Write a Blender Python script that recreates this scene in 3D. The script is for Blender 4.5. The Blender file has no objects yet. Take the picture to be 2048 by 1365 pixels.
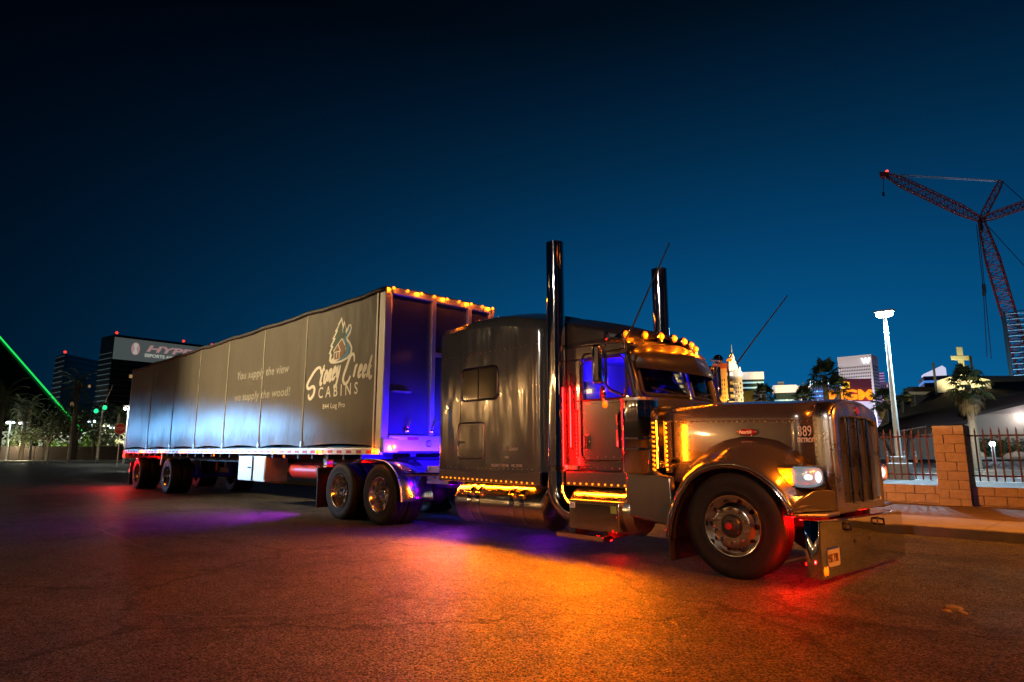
import bpy, bmesh, math, random
from mathutils import Vector, Matrix, noise as mnoise
R = math.radians
random.seed(7)
SC = bpy.context.scene
COL = SC.collection

# ---------------------------------------------------------------- camera
CAM_H = 1.225
PITCH = math.atan2(220.5, 1270.0)
YAW = R(44.2)
cam_d = bpy.data.cameras.new("camera"); cam = bpy.data.objects.new("camera", cam_d); COL.objects.link(cam)
cam_d.sensor_width = 36.0
cam_d.lens = 36.0 * 1270.0 / 2048.0
cam_d.clip_start = 0.05
cam_d.clip_end = 6000
FH = Vector((-math.cos(YAW), math.sin(YAW), 0)); RT = Vector((math.sin(YAW), math.cos(YAW), 0))
FW = FH * math.cos(PITCH) + Vector((0, 0, 1)) * math.sin(PITCH)
UP = -FH * math.sin(PITCH) + Vector((0, 0, 1)) * math.cos(PITCH)
cam.matrix_world = Matrix(((RT.x, UP.x, -FW.x, 0), (RT.y, UP.y, -FW.y, 0), (RT.z, UP.z, -FW.z, CAM_H), (0, 0, 0, 1)))
SC.camera = cam

# ---------------------------------------------------------------- world: clear late-dusk sky, glow over the city
W = bpy.data.worlds.new("World"); SC.world = W; W.use_nodes = True
wt = W.node_tree; wt.nodes.clear()
def wn(t): return wt.nodes.new(t)
w_tc = wn('ShaderNodeTexCoord'); w_sep = wn('ShaderNodeSeparateXYZ'); wt.links.new(w_tc.outputs['Generated'], w_sep.inputs[0])
w_ramp = wn('ShaderNodeValToRGB'); wt.links.new(w_sep.outputs['Z'], w_ramp.inputs[0])
cr = w_ramp.color_ramp
cr.elements[0].position = 0.0; cr.elements[0].color = (0.002, 0.105, 0.265, 1)
cr.elements[1].position = 1.0; cr.elements[1].color = (0.0002, 0.001, 0.003, 1)
for pos, c in ((0.10, (0.0015, 0.085, 0.23)), (0.2, (0.001, 0.066, 0.185)), (0.31, (0.0008, 0.044, 0.13)), (0.42, (0.0006, 0.027, 0.076)), (0.5, (0.0005, 0.016, 0.047)), (0.59, (0.0004, 0.0068, 0.0175)), (0.75, (0.0003, 0.002, 0.006))):
    e = cr.elements.new(pos); e.color = (*c, 1)
w_dot = wn('ShaderNodeVectorMath'); w_dot.operation = 'DOT_PRODUCT'; wt.links.new(w_tc.outputs['Generated'], w_dot.inputs[0])
w_dot.inputs[1].default_value = (-0.371, 0.929, 0.0)
w_pos = wn('ShaderNodeMath'); w_pos.operation = 'MAXIMUM'; wt.links.new(w_dot.outputs['Value'], w_pos.inputs[0]); w_pos.inputs[1].default_value = 0.0
w_sc = wn('ShaderNodeMath'); w_sc.operation = 'MULTIPLY'; wt.links.new(w_pos.outputs[0], w_sc.inputs[0]); w_sc.inputs[1].default_value = 1.05
w_pw = wn('ShaderNodeMath'); w_pw.operation = 'POWER'; wt.links.new(w_sc.outputs[0], w_pw.inputs[0]); w_pw.inputs[1].default_value = 3.3
w_map = wn('ShaderNodeMath'); w_map.operation = 'ADD'; wt.links.new(w_pw.outputs[0], w_map.inputs[0]); w_map.inputs[1].default_value = 0.04
w_mul = wn('ShaderNodeVectorMath'); w_mul.operation = 'SCALE'; wt.links.new(w_ramp.outputs[0], w_mul.inputs[0]); wt.links.new(w_map.outputs[0], w_mul.inputs['Scale'])
w_bg = wn('ShaderNodeBackground'); wt.links.new(w_mul.outputs[0], w_bg.inputs[0]); w_bg.inputs[1].default_value = 1.0
w_out = wn('ShaderNodeOutputWorld'); wt.links.new(w_bg.outputs[0], w_out.inputs[0])

SC.view_settings.view_transform = 'Standard'; SC.view_settings.look = 'None'
SC.view_settings.exposure = 0.0; SC.view_settings.gamma = 1.0; SC.view_settings.use_curve_mapping = False
SC.render.engine = 'CYCLES'
SC.cycles.use_denoising = True
SC.cycles.max_bounces = 6; SC.cycles.transparent_max_bounces = 10; SC.cycles.sample_clamp_indirect = 4.0; SC.cycles.caustics_reflective = False; SC.cycles.caustics_refractive = False

# ---------------------------------------------------------------- helpers
def site(u, v, d):
    """a point seen in the direction of survey reading (u, v), d metres away over the ground"""
    r = FW + RT * ((u - 1024.0) / 1270.0) + UP * ((682.5 - v) / 1270.0)
    return Vector((0, 0, CAM_H)) + r * (d / math.hypot(r.x, r.y))

class B:
    """collects shapes; mesh() makes one mesh"""
    def __init__(s, off=(0, 0, 0)):
        s.v = []; s.f = []; s.o = Vector(off)
    def add(s, vs, fs):
        n = len(s.v); s.v += [Vector(p) + s.o for p in vs]; s.f += [tuple(i + n for i in f) for f in fs]; return s
    def box(s, x0, x1, y0, y1, z0, z1):
        vs = [(x, y, z) for x in (x0, x1) for y in (y0, y1) for z in (z0, z1)]
        return s.add(vs, [(0, 1, 3, 2), (4, 6, 7, 5), (0, 4, 5, 1), (2, 3, 7, 6), (0, 2, 6, 4), (1, 5, 7, 3)])
    def obox(s, c, ax, ay, az):
        c = Vector(c); ax = Vector(ax); ay = Vector(ay); az = Vector(az)
        vs = [c + ax * i + ay * j + az * k for i in (-1, 1) for j in (-1, 1) for k in (-1, 1)]
        return s.add(vs, [(0, 1, 3, 2), (4, 6, 7, 5), (0, 4, 5, 1), (2, 3, 7, 6), (0, 2, 6, 4), (1, 5, 7, 3)])
    def tube(s, pts, r, n=10, caps=True):
        pts = [Vector(p) for p in pts]
        rs = r if isinstance(r, (list, tuple)) else [r] * len(pts)
        rings = []; prev = None
        for i, p in enumerate(pts):
            t = (pts[min(i + 1, len(pts) - 1)] - pts[max(i - 1, 0)]).normalized()
            if prev is None:
                a = Vector((0, 0, 1)) if abs(t.z) < 0.9 else Vector((1, 0, 0))
                u = t.cross(a).normalized()
            else:
                u = (prev - t * prev.dot(t)).normalized()
            prev = u; w = t.cross(u)
            rings.append([p + (u * math.cos(2 * math.pi * k / n) + w * math.sin(2 * math.pi * k / n)) * rs[i] for k in range(n)])
        s.loft(rings, True, caps); return s
    def loft(s, rings, closed=True, caps=False):
        n = len(rings[0]); vs = [p for r in rings for p in r]; fs = []
        for i in range(len(rings) - 1):
            for k in range(n if closed else n - 1):
                a = i * n + k; b = i * n + (k + 1) % n
                fs.append((a, b, b + n, a + n))
        if caps:
            fs.append(tuple(reversed(range(n)))); fs.append(tuple((len(rings) - 1) * n + k for k in range(n)))
        return s.add(vs, fs)
    def lathe(s, prof, c=(0, 0, 0), axis='y', n=40, closed=False):
        """prof: (radius, along)"""
        c = Vector(c); rings = []
        for r, h in prof:
            ring = []
            for k in range(n):
                a = 2 * math.pi * k / n; p, q = r * math.cos(a), r * math.sin(a)
                ring.append(c + (Vector((p, h, q)) if axis == 'y' else Vector((p, q, h)) if axis == 'z' else Vector((h, p, q))))
            rings.append(ring)
        if closed: rings.append(rings[0])
        return s.loft(rings, True, False)
    def disc(s, c, r, axis='y', n=16, sgn=1):
        c = Vector(c); vs = []
        for k in range(n):
            a = 2 * math.pi * k / n * sgn; p, q = r * math.cos(a), r * math.sin(a)
            vs.append(c + (Vector((p, 0, q)) if axis == 'y' else Vector((p, q, 0)) if axis == 'z' else Vector((0, p, q))))
        return s.add(vs, [tuple(range(n))])
    def poly(s, pts): return s.add(pts, [tuple(range(len(pts)))])
    def slab(s, pts, d):
        """a polygon given thickness along vector d"""
        n = len(pts); d = Vector(d); p2 = [Vector(p) + d for p in pts]
        fs = [tuple(range(n)), tuple(reversed(range(n, 2 * n)))] + [(i, (i + 1) % n + 0, (i + 1) % n + n, i + n) for i in range(n)]
        return s.add(list(pts) + p2, [f for f in fs])
    def sphere(s, c, r, n=10, m=6, sc=(1, 1, 1)):
        c = Vector(c); rings = []
        for i in range(m + 1):
            t = math.pi * i / m; rr = max(math.sin(t), 0.001)
            rings.append([c + Vector((r * sc[0] * rr * math.cos(2 * math.pi * k / n), r * sc[1] * rr * math.sin(2 * math.pi * k / n), r * sc[2] * math.cos(t))) for k in range(n)])
        return s.loft(rings, True, False)
    def mesh(s, name='m', smooth=35, fix=True):
        me = bpy.data.meshes.new(name)
        me.from_pydata([tuple(v) for v in s.v], [], s.f)
        if fix:
            bm = bmesh.new(); bm.from_mesh(me); bmesh.ops.remove_doubles(bm, verts=bm.verts, dist=1e-5)
            bmesh.ops.recalc_face_normals(bm, faces=bm.faces); bm.to_mesh(me); bm.free()
        if smooth:
            me.polygons.foreach_set('use_smooth', [True] * len(me.polygons)); me.set_sharp_from_angle(angle=R(smooth))
        me.update(); return me

def put(name, geo, mat, parent=None, loc=(0, 0, 0), rot=(0, 0, 0), bevel=0, smooth=35, solid=0, seg=2, fix=True):
    me = geo.mesh(name, smooth, fix) if isinstance(geo, B) else geo
    if mat is not None and not me.materials: me.materials.append(mat)
    o = bpy.data.objects.new(name, me); COL.objects.link(o)
    o.location = loc; o.rotation_euler = rot
    if parent: o.parent = parent
    if solid:
        m = o.modifiers.new('solid', 'SOLIDIFY'); m.thickness = solid; m.offset = 0
    if bevel:
        m = o.modifiers.new('bevel', 'BEVEL'); m.width = bevel; m.segments = seg; m.limit_method = 'ANGLE'; m.angle_limit = R(40); m.harden_normals = False
    return o
def tag(o, label, cat, group=None):
    o['label'] = label; o['category'] = cat
    if group: o['group'] = group
    return o
def kind(o, k): o['kind'] = k; return o
def root(name, label, cat, loc=(0, 0, 0), rz=0, group=None):
    o = bpy.data.objects.new(name, None); COL.objects.link(o); o.location = loc; o.rotation_euler = (0, 0, rz); o.empty_display_size = 0.3
    return tag(o, label, cat, group)
def copy_tree(o, parent=None, loc=None, rz=None, sc=None):
    c = o.copy(); COL.objects.link(c); c.parent = parent
    if loc is not None: c.location = loc
    if rz is not None: c.rotation_euler = (0, 0, rz)
    if sc is not None: c.scale = (sc, sc, sc)
    for ch in o.children: copy_tree(ch, c)
    return c
def point(name, loc, col, watts, parent=None, r=0.04):
    l = bpy.data.lights.new(name, 'POINT'); l.energy = watts; l.color = col; l.shadow_soft_size = r
    o = bpy.data.objects.new(name, l); COL.objects.link(o); o.location = loc
    if parent: o.parent = parent
    return o
def spot(name, loc, to, col, watts, parent=None, angle=100, blend=0.6, r=0.1):
    l = bpy.data.lights.new(name, 'SPOT'); l.energy = watts; l.color = col; l.shadow_soft_size = r; l.spot_size = R(angle); l.spot_blend = blend
    o = bpy.data.objects.new(name, l); COL.objects.link(o); o.location = loc
    o.rotation_euler = (Vector(to) - Vector(loc)).to_track_quat('-Z', 'Y').to_euler()
    if parent: o.parent = parent
    return o
def area(name, loc, to, col, watts, sx, sy, parent=None):
    l = bpy.data.lights.new(name, 'AREA'); l.energy = watts; l.color = col; l.shape = 'RECTANGLE'; l.size = sx; l.size_y = sy
    o = bpy.data.objects.new(name, l); COL.objects.link(o); o.location = loc
    o.rotation_euler = (Vector(to) - Vector(loc)).to_track_quat('-Z', 'Y').to_euler()
    if parent: o.parent = parent
    return o

# ---------------------------------------------------------------- materials
def mat(name, col, rough=0.5, metal=0.0, coat=0.0, emit=None, estr=0.0, bump=0.0, bscale=20.0, var=0.0, vscale=5.0, stretch=None, spec=0.5, rvar=0.0, det=4):
    m = bpy.data.materials.new(name); m.use_nodes = True; nt = m.node_tree; p = nt.nodes['Principled BSDF']
    p.inputs['Base Color'].default_value = (*col, 1); p.inputs['Roughness'].default_value = rough; p.inputs['Metallic'].default_value = metal
    p.inputs['Coat Weight'].default_value = coat; p.inputs['Coat Roughness'].default_value = 0.05; p.inputs['Specular IOR Level'].default_value = spec
    if emit: p.inputs['Emission Color'].default_value = (*emit, 1); p.inputs['Emission Strength'].default_value = estr
    if bump or var or rvar:
        tc = nt.nodes.new('ShaderNodeTexCoord'); mp = nt.nodes.new('ShaderNodeMapping'); nt.links.new(tc.outputs['Object'], mp.inputs[0])
        if stretch: mp.inputs['Scale'].default_value = stretch
    if bump:
        nz = nt.nodes.new('ShaderNodeTexNoise'); nz.inputs['Scale'].default_value = bscale; nz.inputs['Detail'].default_value = det; nt.links.new(mp.outputs[0], nz.inputs['Vector'])
        bp = nt.nodes.new('ShaderNodeBump'); bp.inputs['Strength'].default_value = 1.0; bp.inputs['Distance'].default_value = bump
        nt.links.new(nz.outputs['Fac'], bp.inputs['Height']); nt.links.new(bp.outputs[0], p.inputs['Normal'])
        if coat: nt.links.new(bp.outputs[0], p.inputs['Coat Normal'])
    if var or rvar:
        nz = nt.nodes.new('ShaderNodeTexNoise'); nz.inputs['Scale'].default_value = vscale; nz.inputs['Detail'].default_value = 6; nz.inputs['Roughness'].default_value = 0.65; nt.links.new(mp.outputs[0], nz.inputs['Vector'])
    if var:
        r = nt.nodes.new('ShaderNodeValToRGB'); nt.links.new(nz.outputs['Fac'], r.inputs[0])
        r.color_ramp.elements[0].position = 0.3; r.color_ramp.elements[1].position = 0.7
        r.color_ramp.elements[0].color = (*[c * (1 - var) for c in col], 1); r.color_ramp.elements[1].color = (*[min(1, c * (1 + var)) for c in col], 1)
        nt.links.new(r.outputs[0], p.inputs['Base Color'])
    if rvar:
        mr = nt.nodes.new('ShaderNodeMapRange'); nt.links.new(nz.outputs['Fac'], mr.inputs[0]); mr.inputs[1].default_value = 0.3; mr.inputs[2].default_value = 0.7
        mr.inputs[3].default_value = max(0.02, rough - rvar); mr.inputs[4].default_value = min(1, rough + rvar); nt.links.new(mr.outputs[0], p.inputs['Roughness'])
    return m
def lamp_mat(name, col, s): return mat(name, tuple(min(1, c) for c in col), 0.4, emit=col, estr=s)
def glass(name, tint=(0.9, 0.95, 1.0), amount=0.9):
    m = bpy.data.materials.new(name); m.use_nodes = True; nt = m.node_tree; nt.nodes.clear()
    o = nt.nodes.new('ShaderNodeOutputMaterial'); mx = nt.nodes.new('ShaderNodeMixShader'); tr = nt.nodes.new('ShaderNodeBsdfTransparent'); gl = nt.nodes.new('ShaderNodeBsdfGlossy'); fr = nt.nodes.new('ShaderNodeFresnel')
    tr.inputs[0].default_value = (*[c * amount for c in tint], 1); gl.inputs['Roughness'].default_value = 0.02; fr.inputs[0].default_value = 1.5
    nt.links.new(fr.outputs[0], mx.inputs[0]); nt.links.new(tr.outputs[0], mx.inputs[1]); nt.links.new(gl.outputs[0], mx.inputs[2]); nt.links.new(mx.outputs[0], o.inputs[0]); return m
AMB = (1.0, 0.175, 0.002); RED = (1.0, 0.001, 0.001); BLU = (0.012, 0.002, 1.0); COOL = (0.55, 0.8, 1.0); SOD = (1.0, 0.18, 0.008)
M = dict(
    paint=mat('pewter_paint', (0.15, 0.138, 0.132), 0.2, 0.72, 0.6, bump=0.006, bscale=1.6, det=0.5),
    paint_wavy=mat('pewter_paint_sleeper', (0.22, 0.21, 0.195), 0.19, 0.75, 0.4, bump=0.030, bscale=1.5, stretch=(2.4, 1, 0.75), det=1.0),
    paint_dark=mat('dark_paint', (0.035, 0.03, 0.028), 0.42, 0.3, 0.2), skirt=mat('sill_paint', (0.10, 0.092, 0.085), 0.5, 0.5), rim=mat('polished_wheel', (0.74, 0.72, 0.7), 0.17, 1.0), trim=mat('cab_trim', (0.26, 0.25, 0.26), 0.8),
    chrome=mat('chrome', (0.72, 0.71, 0.69), 0.07, 1.0),
    chrome_wavy=mat('polished_bumper', (0.72, 0.70, 0.68), 0.045, 1.0, bump=0.018, bscale=1.3, det=1.0),
    alu=mat('satin_aluminium', (0.52, 0.51, 0.5), 0.3, 1.0, rvar=0.08, vscale=4),
    alu_polish=mat('polished_tank', (0.6, 0.56, 0.5), 0.2, 1.0, rvar=0.06, vscale=6, bump=0.002, bscale=5),
    black=mat('black_plastic', (0.012, 0.012, 0.013), 0.45),
    rubber=mat('tyre_rubber', (0.009, 0.0088, 0.0085), 0.6, bump=0.003, bscale=60, var=0.3, vscale=9, spec=0.22),
    gasket=mat('gasket_rubber', (0.012, 0.011, 0.011), 0.55),
    steel_dark=mat('frame_steel', (0.03, 0.028, 0.028), 0.5, 0.3, var=0.3, vscale=8),
    glass=glass('window_glass', (0.92, 0.96, 1.0), 0.96),
    clear=glass('lamp_glass', (1, 1, 1), 0.97),
    mirror=mat('mirror_glass', (0.8, 0.8, 0.8), 0.02, 1.0),
    amber=lamp_mat('amber_led', (1.0, 0.22, 0.004), 3.4),
    amber_hot=lamp_mat('amber_lamp_core', (1.0, 0.25, 0.01), 2.7),
    amber_lens=mat('amber_lens', (0.9, 0.25, 0.01), 0.2, emit=(1.0, 0.14, 0.002), estr=1.7),
    red_led=lamp_mat('red_led', (1.0, 0.03, 0.02), 6.0),
    red_lens=mat('red_lens', (0.6, 0.01, 0.01), 0.2, emit=(1, 0.01, 0.01), estr=2.0),
    head=lamp_mat('headlight_bulb', (0.85, 0.93, 1.0), 1.5),
    head_refl=mat('headlight_reflector', (0.8, 0.82, 0.85), 0.2, 0.6, emit=(0.75, 0.88, 1.0), estr=0.22),  # faint emission stands in for bulb light on the reflector
    seat=mat('seat_cloth', (0.06, 0.055, 0.06), 0.9),
    red_badge=mat('badge_red', (0.35, 0.012, 0.015), 0.25, coat=0.6),
    white_print=mat('white_print', (0.72, 0.70, 0.66), 0.5),
    grey_print=mat('grey_print', (0.5, 0.48, 0.45), 0.5),
    tan_print=mat('tan_print', (0.74, 0.71, 0.66), 0.6), faint_print=mat('faint_print', (0.28, 0.28, 0.27), 0.5),
    green_print=mat('green_print', (0.02, 0.06, 0.045), 0.6),
    blue_print=mat('blue_print', (0.03, 0.17, 0.33), 0.6),
    brown_print=mat('brown_print', (0.2, 0.09, 0.05), 0.6),
    dark_print=mat('dark_print', (0.03, 0.03, 0.03), 0.6),
    curtain=mat('trailer_curtain', (0.085, 0.08, 0.072), 0.34, bump=0.02, bscale=2.2, stretch=(1, 1, 0.4), var=0.1, vscale=1.2, spec=0.6),
    curtain_dark=mat('trailer_roof_tarp', (0.025, 0.03, 0.04), 0.45, bump=0.02, bscale=5),
    nose=mat('polished_nose_panel', (0.13, 0.13, 0.16), 0.16, 0.6, bump=0.006, bscale=1.5),
    nose_frame=mat('nose_frame', (0.62, 0.62, 0.64), 0.35, 0.7),
    plate=mat('plate_enamel', (0.34, 0.33, 0.31), 0.4), plate_print=mat('plate_print', (0.09, 0.02, 0.02), 0.5), white_paint=mat('white_paint', (0.62, 0.62, 0.6), 0.45, var=0.15, vscale=3),
    tape_red=mat('reflective_red', (0.45, 0.02, 0.02), 0.35), tape_white=mat('reflective_white', (0.75, 0.73, 0.7), 0.35),
    red_paint=mat('red_paint', (0.4, 0.02, 0.02), 0.4),
)

# ================================================================ tractor unit (local frame: x forward from the front axle, y to its left)
ORG = Vector((-3.125, 7.29, 0))
T = root('semi_truck', 'pewter grey long-nose semi truck with sleeper, chrome stacks and rows of amber lights', 'truck', ORG)
def half(pts, mirror=True):
    return pts + [(x, -y, z) for x, y, z in reversed(pts)] if mirror else pts

# ---- wheels
def tyre_geo(w=0.275, Ro=0.51, h0=0.0):
    pr = [(0.285, 0.03), (0.30, 0.012), (0.33, 0.0), (0.345, 0.004), (0.40, -0.012), (0.45, -0.010), (0.485, 0.004), (0.50, 0.02), (Ro - 0.003, 0.03)]
    n = 5; a0 = 0.034; seg = (w - 2 * a0) / n
    for i in range(n):
        a = a0 + i * seg
        pr += [(Ro, a + 0.003), (Ro, a + seg - 0.007)]
        if i < n - 1: pr += [(Ro - 0.016, a + seg - 0.005), (Ro - 0.016, a + seg + 0.001)]
    pr += [(r, w - h) for r, h in reversed(pr[:9])]
    return [(r, h + h0) for r, h in pr]
def hole_plate(b, n, rc, rh, ra, rb, hf, m=16):
    """disc ring from ra to rb with n round hand holes, height hf(r) along y"""
    hw = math.pi / n
    for k in range(n):
        tc = 2 * math.pi * k / n; vs = []
        for layer in (0, 1, 2):
            for j in range(m):
                ph = 2 * math.pi * j / m; c, s_ = math.cos(ph), math.sin(ph)
                if layer == 0:
                    q = 1 / max(abs(c), abs(s_)); r = rc + (c * q) * ((rb - rc) if c > 0 else (rc - ra)); t = tc + s_ * q * hw
                else:
                    r = rc + c * rh; t = tc + s_ * rh / rc
                h = hf(r) + (0.025 if layer == 2 else 0)
                vs.append((r * math.cos(t), h, r * math.sin(t)))
        fs = [(l * m + j, l * m + (j + 1) % m, (l + 1) * m + (j + 1) % m, (l + 1) * m + j) for l in (0, 1) for j in range(m)]
        b.add(vs, fs)
def front_hf(r): return 0.06 - 0.075 * min(1, max(0, (0.272 - r) / 0.09)) ** 0.8
nut_mesh = B().lathe([(0.0, -0.062), (0.012, -0.06), (0.017, -0.052), (0.0185, -0.02), (0.021, 0.0), (0.0, 0.0)], n=12).mesh('lug_nut')
nut_mesh.materials.append(M['chrome'])
def front_wheel(loc, rz):
    b = B(); b.lathe([(0.298, 0.0), (0.293, -0.008), (0.284, -0.006), (0.278, 0.02), (0.274, 0.058), (0.270, front_hf(0.270))], n=60)
    hole_plate(b, 10, 0.238, 0.024, 0.206, 0.270, front_hf)
    b.lathe([(r, front_hf(r)) for r in (0.206, 0.195, 0.185, 0.17, 0.14, 0.112)] + [(0.108, 0.02)], n=60)
    b.lathe([(0.298, 0.0), (0.294, 0.06), (0.27, 0.12), (0.27, 0.26)], n=40)
    w = put('wheel', b, M['rim'], T, loc, (0, 0, rz), smooth=40)
    put('tyre', B().lathe(tyre_geo(), n=72), M['rubber'], w)
    hb = B(); hb.lathe([(0.108, 0.02), (0.104, -0.03), (0.09, -0.045), (0.06, -0.05), (0.05, -0.075), (0.0, -0.08)], n=28)
    hub = put('hub', hb, M['black'], w)
    put('hub_cap', B().lathe([(0.034, -0.07), (0.03, -0.088), (0.0, -0.09)], n=16), M['red_badge'], hub)
    put('brake_drum', B().lathe([(0.0, 0.1), (0.2, 0.1), (0.2, 0.27), (0.0, 0.27)], n=24), M['steel_dark'], w)
    for k in range(10):
        a = 2 * math.pi * (k + 0.5) / 10
        put('lug_nut', nut_mesh, None, w, (0.1675 * math.cos(a), -0.013, 0.1675 * math.sin(a)))
    return w
front_wheel((0, -1.23, 0.505), 0); front_wheel((0, 1.23, 0.505), math.pi)
def dual_wheel_parts():
    rim = B(); rim.lathe([(0.298, 0.0), (0.293, -0.008), (0.283, -0.004), (0.276, 0.02), (0.262, 0.04), (0.258, 0.14), (0.245, 0.175)], n=60)
    hole_plate(rim, 10, 0.218, 0.02, 0.19, 0.245, lambda r: 0.175 + (0.245 - r) * 0.3, 12)
    rim.lathe([(0.19, 0.1915), (0.12, 0.195), (0.112, 0.195)], n=60); rim.lathe([(0.298, 0.0), (0.29, 0.06), (0.27, 0.1), (0.27, 0.58)], n=32)
    hub = B().lathe([(0.112, 0.195), (0.108, 0.1), (0.09, 0.075), (0.07, 0.07), (0.065, 0.045), (0.0, 0.04)], n=24)
    ty = B().lathe(tyre_geo(), n=72); ty2 = B().lathe(tyre_geo(h0=0.315), n=60)
    return [g.mesh(n) for g, n in ((rim, 'wheel'), (hub, 'hub'), (ty, 'tyre'), (ty2, 'tyre'))]
DW = dual_wheel_parts()
for m_, k_ in zip(DW, ('rim', 'chrome', 'rubber', 'rubber')): m_.materials.append(M[k_])
def dual_wheel(parent, loc, rz):
    w = put('wheel', DW[0], None, parent, loc, (0, 0, rz)); put('hub', DW[1], None, w); put('tyre', DW[2], None, w); put('tyre', DW[3], None, w)
    for k in range(10):
        a = 2 * math.pi * k / 10
        put('lug_nut', nut_mesh, None, w, (0.155 * math.cos(a), 0.193, 0.155 * math.sin(a)))
    return w
for x in (-6.34, -7.66):
    dual_wheel(T, (x, -1.23, 0.505), 0); dual_wheel(T, (x, 1.23, 0.505), math.pi)
    put('axle', B().tube([(x, -0.7, 0.505), (x, 0.7, 0.505)], 0.09, 12).sphere((x, 0, 0.505), 0.22, 12, 8), M['steel_dark'], T)
put('axle', B().tube([(0, -0.95, 0.47), (0, -0.6, 0.4), (0, 0.6, 0.4), (0, 0.95, 0.47)], 0.06, 10), M['steel_dark'], T)

# ---- frame
fr = B()
for s in (-1, 1): fr.box(-8.55, 0.62, s * 0.43 - 0.04, s * 0.43 + 0.04, 0.62, 0.90)
for x in (-8.4, -7.0, -5.2, -3.0, -0.9, 0.5): fr.box(x - 0.05, x + 0.05, -0.388, 0.388, 0.66, 0.86)
put('chassis_frame', fr, M['steel_dark'], T)
put('fifth_wheel', B().lathe([(0.0, 1.12), (0.46, 1.12), (0.48, 1.09), (0.46, 1.06), (0.0, 1.06)], c=(-6.95, 0, 0), axis='z', n=28).box(-7.35, -6.55, -0.38, 0.38, 0.91, 1.055), M['steel_dark'], T)
put('deck_plate', B().box(-6.15, -4.95, -0.55, 0.55, 0.905, 0.925), M['alu'], T)
put('engine', B().box(-1.0, 0.35, -0.34, 0.34, 0.45, 1.2).box(-0.9, -0.5, -0.5, 0.5, 0.55, 0.9), M['steel_dark'], T)
put('under_tray', B().box(-4.7, -1.3, -0.6, 0.6, 0.5, 0.6), M['steel_dark'], T)

# ---- hood
def hood_ring(x, hw, zt, zs, zb, r=0.16):
    """one half cross-section from bottom edge to crown, then mirrored"""
    pts = [(x, -hw - 0.015, zb), (x, -hw - 0.01, zb + (zs - zb) * 0.5), (x, -hw, zs)]
    for k in range(1, 7):
        a = math.pi / 2 * k / 6
        pts.append((x, -hw + r - r * math.cos(a), zs + (zt - 0.045 - zs) * math.sin(a)))
    pts += [(x, -hw * 0.5, zt - 0.012), (x, -hw * 0.2, zt)]
    return half(pts)
hood = B(); secs = []
for x, hw, zt, zs, zb in ((-1.12, 0.735, 1.80, 1.60, 0.88), (-0.9, 0.725, 1.80, 1.60, 0.88), (-0.4, 0.705, 1.79, 1.585, 0.88), (0.1, 0.685, 1.775, 1.57, 0.88), (0.4, 0.672, 1.765, 1.56, 0.88), (0.635, 0.662, 1.755, 1.55, 0.82)):
    secs.append(hood_ring(x, hw, zt, zs, zb))
hood.loft(secs, False)
hd = put('hood', hood, M['paint'], T, smooth=50, solid=0.012)
crown = B(); secs = []
for x, dw, dz in ((0.637, 0.006, 0.006), (0.645, 0.010, 0.010), (0.72, 0.010, 0.008), (0.78, 0.004, 0.0), (0.803, -0.014, -0.016), (0.812, -0.035, -0.038)):
    secs.append(hood_ring(x, 0.662 + dw, 1.755 + dz, 1.55, 0.63))
crown.loft(secs, False)
cw = put('radiator_shell', crown, M['alu'], T, smooth=50, solid=0.01)
rivet = B().sphere((0, 0, 0), 0.007, 8, 4).mesh('rivet'); rivet.materials.append(M['alu'])
for i in range(27):
    x = -1.0 + i * 0.061; put('rivet', rivet, None, hd, (x, -0.736 - 0.003 + (x + 1.12) * 0.0416 - 0.004, 1.565 - (x + 1.0) * 0.025))
for i in range(16): put('rivet', rivet, None, cw, (0.655, -0.686, 0.95 + i * 0.045))
for i in range(7): put('rivet', rivet, None, hd, (-0.72, -0.737, 1.06 + i * 0.065))
put('hood_seam', B().box(-1.1, 0.63, -0.0015, 0.0015, 0, 0.006), M['dark_print'], hd, (0, -0.745, 1.545), (0, R(1.4), R(2.4)))
# grille
def rrect(hw, z0, z1, r, x, arch=0.0, n=6):
    pts = []
    for cx, cz, a0 in ((hw - r, z1 - r, 0), (-hw + r, z1 - r, 90), (-hw + 0.04, z0 + 0.04, 180), (hw - 0.04, z0 + 0.04, 270)):
        rr = r if a0 < 180 else 0.04
        for k in range(n + 1):
            a = R(a0 + 90 * k / n); y = cx + rr * math.cos(a); z = cz + rr * math.sin(a)
            if z > (z0 + z1) / 2: z += arch * (1 - (y / hw) ** 2)
            pts.append((x, y, z))
        if a0 == 0:
            for q in (0.5, 0.0, -0.5):
                pts.append((x, q * (hw - r), z1 + arch * (1 - (q * (hw - r) / hw) ** 2)))
        if a0 == 180: pts += [(x, q * (hw - 0.04), z0) for q in (-0.5, 0.0, 0.5)]
    return pts
gs = B(); gs.loft([rrect(0.668, 0.63, 1.665, 0.13, 0.79, 0.055), rrect(0.664, 0.633, 1.66, 0.13, 0.822, 0.055), rrect(0.65, 0.645, 1.645, 0.125, 0.836, 0.05), rrect(0.575, 0.705, 1.555, 0.06, 0.838, 0.035), rrect(0.56, 0.715, 1.545, 0.055, 0.826, 0.03), rrect(0.555, 0.72, 1.54, 0.055, 0.775, 0.03)], True)
gsh = put('grille_surround', gs, M['alu'], T, smooth=40)
gm = B()
for i in range(62):
    z = 0.715 + i * 0.0137; gm.box(0.792, 0.799, -0.56, 0.56, z, z + 0.0062)
for i in range(56):
    y = -0.55 + i * 0.02; gm.box(0.786, 0.793, y, y + 0.006, 0.71, 1.57)
gm = put('grille_mesh', gm, M['alu'], gsh, fix=False, smooth=0); kind(gm, 'stuff')
put('radiator', B().box(0.70, 0.74, -0.6, 0.6, 0.66, 1.6), M['black'], gsh)
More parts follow.
